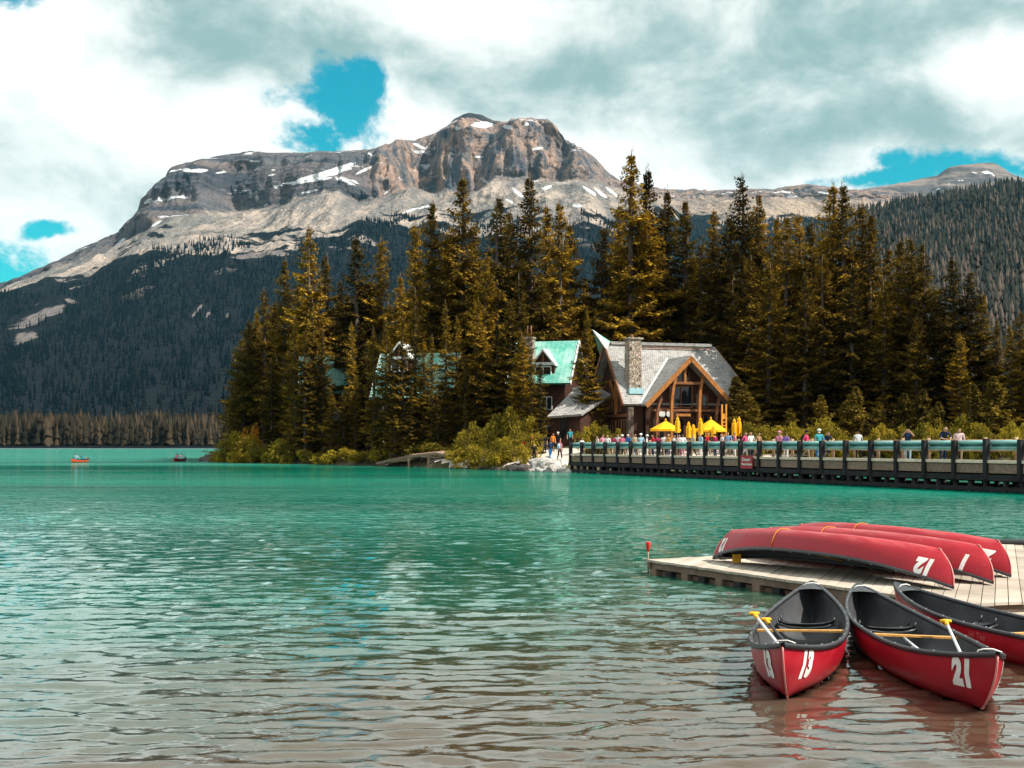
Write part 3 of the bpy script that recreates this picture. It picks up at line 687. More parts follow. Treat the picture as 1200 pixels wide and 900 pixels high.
both([(487, 262, 148, C[2], 1.1), (507, 235, 150, C[0], 1.05), (541, 206, 148, C[3], 1.1), (525, 275, 154, C[6], 1.2), (556, 262, 152, C[1], 1.1), (584, 228, 137, C[1], 1.15), (597, 246, 141, C[2], 1.1), (570, 300, 134, C[5], 1.15), (620, 205, 138, C[0], 1.1), (641, 240, 146, C[6], 1.05), (656, 236, 142, C[3], 1.0), (668, 262, 150, C[1], 1.1), (472, 372, 128, C[6], .85), (608, 330, 148, C[5], 1.1), (506, 392, 127, C[2], .8)], G2)
both([(708, 265, 148, C[1], 1.1), (726, 240, 152, C[5], 1.0), (741, 178, 143, C[3], 1.15), (759, 197, 145, C[0], 1.1), (782, 222, 147, C[2], 1.15), (803, 233, 145, C[1], 1.1), (771, 280, 150, C[4], 1.2), (822, 285, 142, C[5], 1.15), (836, 246, 146, C[3], 1.0), (855, 252, 144, C[2], 1.15)], G3)
both([(869, 206, 139, C[0], 1.12), (889, 225, 140, C[3], 1.05), (911, 254, 137, C[5], 1.1), (923, 252, 134, C[2], 1.1), (935, 249, 138, C[1], 1.1), (951, 258, 133, C[5], 1.05), (975, 215, 130, C[3], 1.1), (988, 214, 128, C[0], 1.1), (1009, 237, 131, C[1], 1.1), (1021, 249, 127, C[3], 1.0), (878, 300, 128, C[4], 1.25), (901, 310, 124, C[1], 1.2), (943, 320, 122, C[5], 1.15), (965, 300, 126, C[4], 1.2), (1000, 310, 119, C[1], 1.2), (1035, 330, 118, C[5], 1.1), (1042, 290, 124, C[6], 1.2), (857, 330, 130, C[1], 1.2)], G4)
both([(1055, 280, 121, C[0], 1.2), (1067, 279, 119, C[5], 1.3), (1081, 284, 117, C[5], 1.25), (1116, 302, 114, C[0], 1.4), (1136, 318, 113, C[5], 1.4), (1152, 342, 112, C[1], 1.35), (1098, 350, 116, C[5], 1.2), (1168, 372, 110, C[5], 1.1), (1184, 380, 108, C[2], 1.15), (1196, 364, 112, C[1], 1.1), (1215, 350, 108, C[3], 1.1), (1245, 330, 106, C[0], 1.0), (1125, 390, 110, C[4], 1.2), (1075, 370, 114, C[4], 1.2)], G5)
# inner rows that close the wood
G6 = ('spruce in the shaded inner rows of the wood behind the shore trees', 'spruces of the inner rows')
rr = random.Random(5)
for i in range(34):
    px = rr.uniform(290, 480); Y = rr.uniform(166, 200); spruce_px(px, 345 + 40 * rr.random() + 25 * max(0, (330 - px) / 40), Y, *G6, None, 1.25)
for i in range(20):
    px = rr.uniform(480, 690); Y = rr.uniform(160, 200); spruce_px(px, 300 + 60 * rr.random(), Y, *G6, None, 1.2)
for i in range(34):
    px = rr.uniform(740, 1050); Y = rr.uniform(150, 190); spruce_px(px, 300 + 70 * rr.random(), Y, *G6, None, 1.25)
for i in range(14):
    px = rr.uniform(1050, 1250); Y = rr.uniform(125, 150); spruce_px(px, 400 + 60 * rr.random(), Y, *G6, None, 1.2)
# one slim spruce between the two houses, and one in front of the green roof
spruce_px(688, 362, 122.5, 'slim dark spruce between the grey lodge and the green roofed house', None, C[2], 1.15)
spruce_px(633, 424, 112, 'slender young spruce at the path, in front of the green roofed house', None, C[6], 1.15)
G7 = ('young light green spruce behind the bridge railing, {n} from the lodge gable', 'young spruces behind the bridge')
for px, top, Y in sorted([(925, 478, 112), (962, 462, 112), (990, 470, 113), (1003, 452, 112), (1030, 470, 110), (1060, 460, 109), (1015, 492, 108), (1082, 455, 108), (1140, 450, 104), (1165, 440, 104), (1100, 470, 105), (872, 450, 116), (885, 470, 114), (862, 440, 121)]):
    x = (px - 600) / F * Y; h = CAMH + (HOR - top) / F * Y - gz(x, Y)
    young_n = young_n + 1 if 'young_n' in globals() else 0
    plant('young_spruce', random.choice(SMALL), x, Y, h, 8.0, G7[0].format(n=ORD[young_n]), 'spruce tree', G7[1], 1.1)

G8 = ('mid sized spruce in the front row before the green roofed houses, {n} from the lodge', 'spruces before the green roofed houses')
for px, top, Y, w in sorted([(438, 385, 131, .95), (458, 400, 128, .9), (452, 372, 130, .85), (486, 338, 129.5, .85), (497, 398, 128, .9), (522, 352, 129, .8), (536, 372, 129.5, .95), (462, 440, 127.5, 1.1), (482, 452, 127, 1.1), (512, 455, 126, 1.1), (346, 372, 146, .95), (358, 390, 144.5, 1.0), (378, 384, 145, .75), (412, 378, 143, .85), (388, 455, 141, 1.2), (402, 458, 140, 1.2), (598, 352, 124, 1.25), (612, 392, 121, 1.3), (582, 380, 126, 1.25), (622, 415, 119, 1.2), (560, 350, 130, 1.2), (546, 420, 126, 1.0), (430, 400, 143, 1.0), (608, 322, 125, 1.15),  (365, 405, 150, 1.2), (340, 410, 154, 1.2), (318, 420, 157, 1.2), (417, 440, 140, 1.0), (545, 466, 124, 1.0)], reverse=True): house_n = house_n + 1 if 'house_n' in globals() else 0; spruce_px(px, top, Y, G8[0].format(n=ORD[house_n]), G8[1], None, w)
# ---- shrubs
def shrub_mesh(seed, n=1500, mat=None, mat2=None):
    r = np.random.default_rng(seed); Q = []
    for k in range(11):
        c = np.array([r.normal(0, .42), r.normal(0, .42), 0.25 + 0.62 * r.random()]); c[2] *= 1.15 - 0.5 * min(1, np.hypot(c[0], c[1]))
        R_ = 0.22 + 0.20 * r.random(); m_ = n // 11
        d = r.normal(0, 1, (m_, 3)); d /= np.linalg.norm(d, axis=1, keepdims=True)
        p = c + d * R_ * (0.55 + 0.5 * r.random((m_, 1))); p[:, 2] = np.maximum(p[:, 2], 0.02)
        dv = d + r.normal(0, .5, (m_, 3)); dv /= np.linalg.norm(dv, axis=1, keepdims=True)
        up = r.normal(0, .5, (m_, 3)) + [0, 0, 1]
        le = 0.10 + 0.08 * r.random(m_)
        Q.append(twig_quads(p, dv, le, le * 0.62, up))
    V = np.concatenate(Q).reshape(-1, 3)
    return np_mesh('foliage', V, np.arange(len(V)).reshape(-1, 4), [mat or M_leaf])
def stems_mesh(seed):
    r = random.Random(seed); mb = MB()
    for i in range(9):
        a = r.random() * 6.28; q = 0.2 + 0.3 * r.random()
        mb.tube([(0.05 * math.cos(a), 0.05 * math.sin(a), -0.1), (q * .5 * math.cos(a), q * .5 * math.sin(a), 0.35), (q * math.cos(a), q * math.sin(a), 0.8)], [0.03, 0.02, 0.008], 4, cap=False)
    return mb.mesh('stem', M_bark)
SHRUBS = [(shrub_mesh(k), stems_mesh(k)) for k in range(3)]
SHRUB_OR = (shrub_mesh(9, mat=M_leaf_or), stems_mesh(9))
def shrub(px, top, Y, width, label, group=None, proto=None):
    x = (px - 600) / F * Y; z0 = gz(x, Y) - 0.05; h = CAMH + (HOR - top) / F * Y - z0
    p = proto or random.choice(SHRUBS)
    e = empty('shrub', (x, Y, z0), random.random() * 6.28); w = width / F * Y / 1.5
    e.scale = (w, w, h / 1.12)
    link('stem', p[1], e); link('foliage', p[0], e)
    tag(e, label, 'shrub', group)
S1 = ('yellow green shrub on the shore under the spruces at the tip of the point', 'shrubs at the tip of the point')
for px, top, Y, w in [(268, 517, 158, 26), (282, 508, 157, 30), (300, 512, 153, 34), (318, 520, 149, 34), (336, 516, 146, 34), (292, 524, 152, 30), (262, 528, 160, 22)]: shrub(px, top, Y, w, *S1)
for px, top, Y in [(298, 500, 155), (290, 506, 155)]: shrub(px, top, Y, 20, 'small orange tinged shrub among the yellow green shrubs at the tip', 'orange shrubs', SHRUB_OR)
S2 = ('low dark yellow shrub at the water edge below the shaded spruces beside the ramp', 'shrubs beside the ramp')
for px, top, Y, w in [(362, 526, 142, 30), (385, 528, 138, 30), (405, 524, 136, 30), (425, 528, 132, 24), (445, 522, 130, 26), (462, 518, 129, 30), (480, 516, 128, 32), (500, 514, 126, 34), (515, 518, 124, 28)]: shrub(px, top, Y, w, *S2)
S3 = ('tall bright yellow green bush on the bank between the ramp and the boulders', 'bushes between the ramp and the boulders')
for px, top, Y, w in [(545, 506, 118, 30), (558, 492, 118, 30), (574, 496, 115, 33), (590, 482, 114, 34), (603, 474, 113, 31), (610, 498, 110, 29), (598, 514, 108.5, 29), (577, 516, 110.5, 33), (558, 523, 113, 29), (585, 526, 109, 28), (538, 524, 117, 23), (615, 520, 106, 22), (622, 486, 114, 26)]: shrub(px, top, Y, w, *S3)
S4 = ('rounded yellow green bush in front of the lodge entrance wing', 'bushes before the lodge wing')
for px, top, Y, w in [(697, 492, 106, 22), (710, 497, 106, 26), (690, 498, 107, 18), (722, 501, 107, 18)]: shrub(px, top, Y, w, *S4)
S5 = ('leafy undergrowth bush along the far railing of the bridge', 'undergrowth bushes behind the bridge')
for i, px in enumerate(range(880, 1215, 14)):
    shrub(px + random.uniform(-5, 5), 488 + random.uniform(0, 20), 110 - (px - 880) * 0.03 + random.uniform(-2, 2), random.uniform(24, 36), *S5)

# ---- boulders
M_rock = mottled('pale_rock', (0.20, 0.185, 0.17), (0.52, 0.50, 0.47), 2.0, 0.9, 0.2, 0.7, rnd=0.25)
M_rockd = mottled('dark_rock', (0.04, 0.035, 0.032), (0.12, 0.10, 0.09), 2.0, 0.9, 0.2, 0.7)
def rock_mesh(seed, mat):
    bm = bmesh.new(); bmesh.ops.create_icosphere(bm, subdivisions=2, radius=1.0); r = np.random.default_rng(seed)
    pl = r.normal(0, 1, (9, 3)); pl /= np.linalg.norm(pl, axis=1, keepdims=True); off = 0.55 + 0.35 * r.random(9)
    for v in bm.verts:
        p = np.array(v.co)
        for n_, o_ in zip(pl, off):
            k = p @ n_
            if k > o_: p = p - n_ * (k - o_)
        v.co = p + r.normal(0, .02, 3)
    me = bpy.data.meshes.new('boulder'); bm.to_mesh(me); bm.free(); me.materials.append(mat); return me
ROCKS = [rock_mesh(k, M_rock) for k in range(5)]; ROCKD = [rock_mesh(20 + k, M_rockd) for k in range(3)]
rr = random.Random(12)
for i in range(30):
    px = rr.uniform(622, 668); x = 0; t = rr.random()
    Y = 99.2 + 3.4 * t + (660 - px) * 0.07; x = (px - 600) / F * Y
    s = rr.uniform(0.28, 0.80)
    o = link('boulder', rr.choice(ROCKS), None, (x, Y, max(gz(x, Y), -0.1) + 0.1 * s)); o.scale = (s * rr.uniform(.8, 1.4), s * rr.uniform(.8, 1.2), s * rr.uniform(.6, .9)); o.rotation_euler = (rr.uniform(-.4, .4), rr.uniform(-.4, .4), rr.random() * 6.28)
    tag(o, 'pale grey boulder in the rubble bank at the end of the bridge', 'boulder', 'boulders at the bridge end')
for i in range(26):
    px = rr.uniform(345, 620); k = np.interp(px, [270, 440, 540, 620], [163, 129, 115, 103]) + rr.uniform(-.6, .8); x = (px - 600) / F * k; s = rr.uniform(0.2, 0.5)
    o = link('boulder', rr.choice(ROCKD), None, (x, k, 0.05)); o.scale = (s * 1.6, s, s * .7); o.rotation_euler = (0, 0, rr.random() * 6.28)
    tag(o, 'small dark stone at the waterline below the shore bushes', 'stone', 'dark stones along the shore')
for px, Y, s in [(240, 172, 1.0), (247, 171, 1.5), (256, 168, 1.3), (252, 170, 1.1), (263, 165, 1.2), (612, 102.6, .9), (604, 103.5, .8)]:
    x = (px - 600) / F * Y
    o = link('boulder', rr.choice(ROCKD), None, (x, Y, 0.1)); o.scale = (s * 1.3, s, s * .6); o.rotation_euler = (0, 0, rr.random() * 6.28)
    tag(o, 'large dark boulder standing in the lake off the tip of the point' if px < 300 else 'large dark boulder at the waterline beside the pale rubble bank', 'boulder', 'boulders off the tip' if px < 300 else 'dark boulders beside the rubble bank')
# ================================================================== buildings
def shingle_mat(name, c0, c1, sx_=1.0):
    m, T = base_mat(name)
    co = T.node('ShaderNodeTexCoord').outputs['Object']
    br_ = T.node('ShaderNodeTexBrick', {'Scale': 1.0, 'Mortar Size': 0.02, 'Color1': (*c0, 1), 'Color2': (*c1, 1), 'Mortar': (c0[0] * .4, c0[1] * .4, c0[2] * .4, 1), 'Brick Width': 0.22, 'Row Height': 0.2})
    sp = T.node('ShaderNodeSeparateXYZ', {0: co})
    cb = T.node('ShaderNodeCombineXYZ', {0: T.math('ADD', sp.outputs[0], T.math('MULTIPLY', sp.outputs[1], 0.37)), 1: T.math('MULTIPLY', sp.outputs[2], 1.35), 2: 0.0})
    T.l.new(cb.outputs[0], br_.inputs['Vector'])
    n = T.noise(co, 1.1, 6.0, 0.6)
    c = T.mix(T.smooth(n, 0.3, 0.75), br_.outputs[0], T.mix(0.6, br_.outputs[0], c1))
    return finish(m, T, c, 0.9, 0.15, br_.outputs['Fac'], 0.5, -0.03)
M_shin = shingle_mat('grey_shingles', (0.22, 0.215, 0.21), (0.43, 0.415, 0.40))
m, T = base_mat('green_metal_roof')
co = T.node('ShaderNodeTexCoord').outputs['Object']; gx = T.node('ShaderNodeSeparateXYZ', {0: co}).outputs[0]
seam = T.smooth(T.math('ABSOLUTE', T.math('SUBTRACT', T.math('FRACT', T.math('MULTIPLY', gx, 1.9)), 0.5)), 0.42, 0.48)
gc = T.mix(T.smooth(T.noise(co, 0.7, 6.0, 0.65), 0.3, 0.7), (0.07, 0.36, 0.28), (0.33, 0.56, 0.49)); gc = T.mix(T.math('MULTIPLY', seam, 0.45), gc, (0.03, 0.16, 0.13))
M_green = finish(m, T, gc, 0.5, 0.35, seam, 0.5, 0.05)
M_trimw = mottled('pale_trim', (0.55, 0.58, 0.55), (0.75, 0.76, 0.72), 3.0, 0.6)
M_logs = mottled('brown_siding', (0.030, 0.013, 0.009), (0.072, 0.030, 0.018), 1.5, 0.8, 0.2, 0.5, (1, 1, 7))
M_timber = mottled('orange_timber', (0.24, 0.085, 0.020), (0.41, 0.165, 0.038), 2.0, 0.6, 0.3, 0.3, (4, 4, 1))
M_timberd = mottled('dark_timber', (0.13, 0.05, 0.022), (0.24, 0.095, 0.04), 2.0, 0.65, 0.3, 0.3, (4, 4, 1))
m, T = base_mat('window_glass'); M_glass = finish(m, T, (0.012, 0.014, 0.018), 0.06, 0.5)
def stone_mat():
    m, T = base_mat('field_stone')
    co = T.node('ShaderNodeTexCoord').outputs['Object']
    v = T.node('ShaderNodeTexVoronoi', {'Scale': 4.2, 'Vector': co}, feature='F1'); e = T.node('ShaderNodeTexVoronoi', {'Scale': 4.2, 'Vector': co}, feature='DISTANCE_TO_EDGE')
    hs = T.node('ShaderNodeHueSaturation', {'Color': v.outputs['Color'], 'Saturation': 0.10})
    c = T.mix(1.0, hs.outputs[0], (0.52, 0.43, 0.34), 'MULTIPLY')
    c = T.mix(T.smooth(e.outputs[0], 0.02, 0.07), (0.05, 0.045, 0.04), c)
    return finish(m, T, c, 0.85, 0.2, T.smooth(e.outputs[0], 0.0, 0.15), 0.8, 0.05)
M_stone = stone_mat()

def windows(root, rects, plane, depth=0.06, frame=M_timberd):
    """each opening: frame bars round a pane, with a mullion; plane(u, z, d) -> local point"""
    for (u0, u1, z0, z1) in rects:
        w = empty('window', (0, 0, 0)); w.parent = root
        mb = MB(); mb.add([plane(u0, z0, 0.03), plane(u1, z0, 0.03), plane(u1, z1, 0.03), plane(u0, z1, 0.03)], [(0, 1, 2, 3)]); mb.build('pane', M_glass, w)
        mb = MB(); t = 0.09
        for a, b in (((u0, z0), (u1, z0)), ((u0, z1), (u1, z1)), ((u0, z0), (u0, z1)), ((u1, z0), (u1, z1)), (((u0 + u1) / 2, z0), ((u0 + u1) / 2, z1))):
            mb.beam(plane(*a, depth), plane(*b, depth), t, t, (0.3, 0.9, 0.2))
        mb.build('frame', frame, w)

TH = 17.0
LO = Vector((17.6, 120.0, gz(17.6, 120)))
lodge = empty('log_lodge', LO, R(TH))
tag(lodge, 'log lodge with grey shingle roof, timber framed front gable and stone chimney', 'lodge')
LZ = 2.5 - LO.z                               # the heights below were measured above 2.5 m
def L(u, y, z): return Vector((u, y, z + LZ))
def roof_slab(root, name, poly, th=0.28, mat=M_shin):
    return MB().slab(poly, th).build(name, mat, root)
# walls
mb = MB()
def wall_poly(mb, pts, th, n):
    pts = [Vector(p) for p in pts]; n = Vector(n); k = len(pts); b = [p + n * th for p in pts]
    mb.add(pts + b, [tuple(range(k))[::-1], tuple(range(k, 2 * k))] + [(i, (i + 1) % k, k + (i + 1) % k, k + i) for i in range(k)])
wall_poly(mb, [L(-5.9, 1.9, -1.2), L(-5.9, 11.1, -1.2), L(-5.9, 11.1, 3.9), L(-5.9, 6.5, 9.5), L(-5.9, 1.9, 3.9)], 0.3, (1, 0, 0)); mb.build('wall', M_logs, lodge)
mb = MB(); wall_poly(mb, [L(-5.6, 2.2, -1.2), L(-4.2, 2.2, -1.2), L(-4.2, 2.2, 4.2), L(-5.6, 2.2, 4.2)], 0.3, (0, 1, 0)); mb.build('wall', M_logs, lodge)
mb = MB(); wall_poly(mb, [L(-4.2, 1.6, -1.2), L(4.2, 1.6, -1.2), L(4.2, 1.6, 4.0), L(-.2, 1.6, 8.0), L(-4.2, 1.6, 4.0)], 0.3, (0, 1, 0)); mb.build('wall', M_logs, lodge)
mb = MB(); wall_poly(mb, [L(6.2, 3.9, -1.2), L(6.2, 9.1, -1.2), L(6.2, 9.1, 6.3), L(6.2, 3.9, 6.3)], 0.3, (-1, 0, 0)); wall_poly(mb, [L(4.2, 1.9, -1.2), L(5.9, 3.9, -1.2), L(5.9, 3.9, 6.0), L(4.2, 1.9, 4.0)], 0.25, (-.7, .7, 0)); mb.build('wall', M_logs, lodge)
mb = MB(); wall_poly(mb, [L(-5.6, 10.8, -1.2), L(6, 10.8, -1.2), L(6, 10.8, 4.0), L(-5.6, 10.8, 4.0)], 0.3, (0, -1, 0)); mb.build('wall', M_logs, lodge)
# roofs: main front and back slopes, hip end, cross gable
def zm(y): return 3.7 + (y - 1.5) * 1.24
rf = roof_slab(lodge, 'roof', [L(-6.6, 6.5, 9.9), L(5.6, 6.5, 9.9), L(7.0, 4.0, zm(4.0)), L(4.2, 1.5, 3.7), L(-6.6, 1.5, 3.7)])
roof_slab(lodge, 'roof', [L(-6.6, 6.53, 9.9), L(5.6, 6.53, 9.9), L(7.0, 9.0, 6.8), L(4.2, 11.6, 3.6), L(-6.6, 11.6, 3.6)])
roof_slab(lodge, 'roof', [L(5.62, 6.5, 9.88), L(7.03, 4.05, 6.78), L(7.03, 8.95, 6.78)])
roof_slab(lodge, 'roof', [L(-.2, -0.05, 8.45), L(-4.8, -0.05, 3.65), L(-4.8, 1.75, 3.65), L(-.2, 5.55, 8.45)], 0.26)
roof_slab(lodge, 'roof', [L(-.17, -0.05, 8.45), L(4.8, -0.05, 3.65), L(4.8, 1.75, 3.65), L(-.17, 5.55, 8.45)], 0.26)
MB().beam(L(-6.0, 6.5, 10.02), L(5.2, 6.5, 10.02), 0.5, 0.3).build('ridge_vent', M_shin, lodge)
MB().beam(L(-3.0, 6.05, 9.62), L(5.0, 6.05, 9.62), 0.10, 0.12).build('ridge_shadow_board', M_timberd, lodge)
mb = MB(); mb.beam(L(-4.85, 1.55, 3.78), L(-.25, 5.3, 8.52), 0.22, 0.05); mb.build('valley_flashing', M_trimw, lodge)
for s_ in (-1, 1):
    mb = MB(); mb.beam(L(-.2 + s_ * 4.75, -0.22, 3.42), L(-.2 + s_ * -0.10, -0.22, 8.22), 0.14, 0.42, (0, -1, 0) if False else (0, 0, 1)); mb.build('bargeboard', M_timber, lodge)
mb = MB(); mb.beam(L(-6.68, 1.45, 3.55), L(-6.68, 6.5, 9.85), 0.12, 0.36); mb.build('bargeboard', M_timberd, lodge)
mb = MB(); mb.beam(L(-6.68, 11.6, 3.45), L(-6.68, 6.55, 9.85), 0.12, 0.36); mb.build('bargeboard', M_timberd, lodge)
mb = MB(); mb.beam(L(7.05, 3.95, 6.55), L(5.7, 6.45, 9.7), 0.1, 0.25); mb.build('bargeboard', M_timberd, lodge)
# raised prow at the ridge end with a green metal cap
mb = MB(); mb.slab([L(-7.9, 6.5, 11.35), L(-6.64, 5.9, 9.3), L(-6.15, 6.35, 10.05)], 0.12); mb.build('prow_roof', M_trimw, lodge)
mb = MB(); mb.slab([L(-7.85, 6.56, 11.3), L(-6.0, 6.4, 10.15), L(-6.3, 8.2, 8.4)], 0.12); mb.build('prow_roof', M_green, lodge)
# gable front: posts with curved braces, collar beam, infill
def curved_post(u, z0, z1, lean, wd=0.26, mat=M_timber, y=0.35):
    pts = [L(u, y, z0), L(u, y, z0 + (z1 - z0) * .55), L(u + lean * .15, y, z0 + (z1 - z0) * .75), L(u + lean * .5, y, z0 + (z1 - z0) * .9), L(u + lean, y, z1)]
    mb = MB()
    for a, b in zip(pts, pts[1:]): mb.beam(a, b + (b - a).normalized() * 0.02, wd, wd, (0, 1, 0))
    return mb.build('post', mat, lodge)
curved_post(-2.05, -1.0, 6.2, 0.45); curved_post(0.93, -1.0, 6.9, 0.6); curved_post(-3.6, -1.0, 4.2, 0.5, .22, M_timberd); curved_post(2.75, -1.0, 4.7, 0.55, .24, M_timberd); curved_post(-0.62, 5.7, 7.6, 0.3, .22)
MB().beam(L(-1.9, .38, 5.75), L(1.3, .38, 5.75), 0.22, 0.26).build('collar_beam', M_timberd, lodge)
MB().beam(L(-3.9, .9, 3.1), L(3.9, .9, 3.1), 0.2, 0.24).build('tie_beam', M_timberd, lodge)
MB().box(L(-0.85, .2, 2.62), (1.5, .1, .26)).build('name_board', M_timber, lodge)
for u in (-2.55, -1.75):
    mb = MB(); mb.tube([L(u, 1.42, 2.75), L(u, 1.56, 2.75)], 0.34, 14); mb.build('plaque', M_trimw, lodge)
pl_front = lambda u, z, d: L(u, 1.57 - d, z)
windows(lodge, [(-1.7, 0.7, 3.4, 5.5), (1.2, 2.6, 0.3, 2.7), (-3.4, -2.3, 0.3, 2.3), (1.2, 2.4, 3.4, 4.7), (-1.0, .4, 5.9, 6.9)], pl_front)
dr = MB().box(L(-0.9, 1.53, 0.6), (1.3, .12, 3.2)).build('door', M_glass, lodge)
MB().beam(L(-0.35, 1.42, .4), L(-0.35, 1.42, .8), .05, .05).build('handle', M_timber, dr)
pl_left = lambda u, z, d: L(-5.93 - d, u, z)
windows(lodge, [(2.3, 3.5, 0.2, 2.2), (3.7, 5.0, 0.2, 2.2), (5.2, 6.5, .2, 2.2), (3.8, 5.2, 3.0, 5.0), (5.4, 6.8, 3.0, 6.2)], pl_left)
mb = MB(); mb.beam(L(-6.1, 2.0, 2.6), L(-6.1, 8.5, 2.6), .22, .3); mb.build('tie_beam', M_timberd, lodge)
mb = MB(); mb.beam(L(-6.15, 4.7, 5.6), L(-6.15, 4.7, 2.7), .2, .24, (1, 0, 0)); mb.beam(L(-6.15, 4.7, 4.0), L(-6.15, 6.2, 6.2), .18, .2); mb.beam(L(-6.15, 4.7, 5.0), L(-6.15, 3.6, 5.6), .16, .2); mb.build('brace', M_timber, lodge)
MB().box(L(-5.75, 1.9, 1.1), (.55, .55, 4.6)).build('stone_pier', mottled('shaded_stone', (.06, .045, .036), (.17, .13, .10), 4.0, .9, .2, .8), lodge)  # darker than the chimney stone: the pier's shade is put into its colour
ch = MB().box(L(-4.95, 3.05, 6.4), (1.3, 1.25, 7.4)).build('chimney', M_stone, lodge)
MB().box(L(-4.95, 3.05, 10.2), (1.55, 1.5, .2)).build('cap', M_stone, ch)
MB().box(L(-4.95, 2.32, 5.0), (1.5, .35, .55)).build('flashing', mottled('blue_flashing', (.25, .45, .5), (.35, .55, .6)), ch)
MB().tube([L(-5.1, 3.05, 10.2), L(-5.1, 3.05, 10.6)], .14, 10).build('flue', M_timberd, ch)
# timber sub-frame at the right gable bracket
mb = MB(); mb.beam(L(6.0, 3.6, 6.2), L(7.1, 3.6, 6.2), .2, .2); mb.beam(L(6.3, 3.6, 5.7), L(6.9, 3.6, 6.1), .16, .16); mb.build('bracket', M_timber, lodge)
# entrance wing with its own low roof
inv = Matrix.Rotation(-R(TH), 4, 'Z')
def LW(px, py, Y): return inv @ (at(px, py, Y) - LO)
wing = [LW(641, 488, 120.5), LW(671, 458, 125), LW(697, 452, 126), LW(681, 485, 119.5)]
roof_slab(lodge, 'roof', wing, 0.25)
roof_slab(lodge, 'roof', [LW(681.3, 485, 119.5), LW(697.5, 452, 126), LW(716, 462, 123)], 0.22)
MB().beam(wing[1] + Vector((0, 0, .15)), wing[2] + Vector((0, 0, .15)), .3, .25).build('ridge_cap', M_trimw, lodge)
mb = MB()
a, b = LW(645, 500, 121.3), LW(680, 500, 120.3); c_, d_ = LW(697, 500, 126), LW(672, 500, 125.2)
zt = wing[0].z - .1
def vert_wall(p, q, z0, z1, nm='wall'):
    mb = MB(); d = (q - p); n = Vector((-d.y, d.x, 0)).normalized()
    P4 = [Vector((p.x, p.y, z0)), Vector((q.x, q.y, z0)), Vector((q.x, q.y, z1)), Vector((p.x, p.y, z1))]
    wall_poly(mb, P4, .25, n); return mb.build(nm, M_logs, lodge)
vert_wall(a, b, -1.5, zt); vert_wall(b, LW(712, 500, 123.5), -1.5, zt + .6); vert_wall(d_, a, -1.5, zt + .2)
q0 = a.lerp(b, .35); q1 = a.lerp(b, .62); nrm = Vector((b.y - a.y, -(b.x - a.x), 0)).normalized() * .1
MB().add([q0 + nrm + Vector((0, 0, -1.6 - q0.z + 1.6)), q1 + nrm, q1 + nrm + Vector((0, 0, 1.2)), q0 + nrm + Vector((0, 0, 1.2))], [(0, 1, 2, 3)]).build('door', M_glass, lodge)

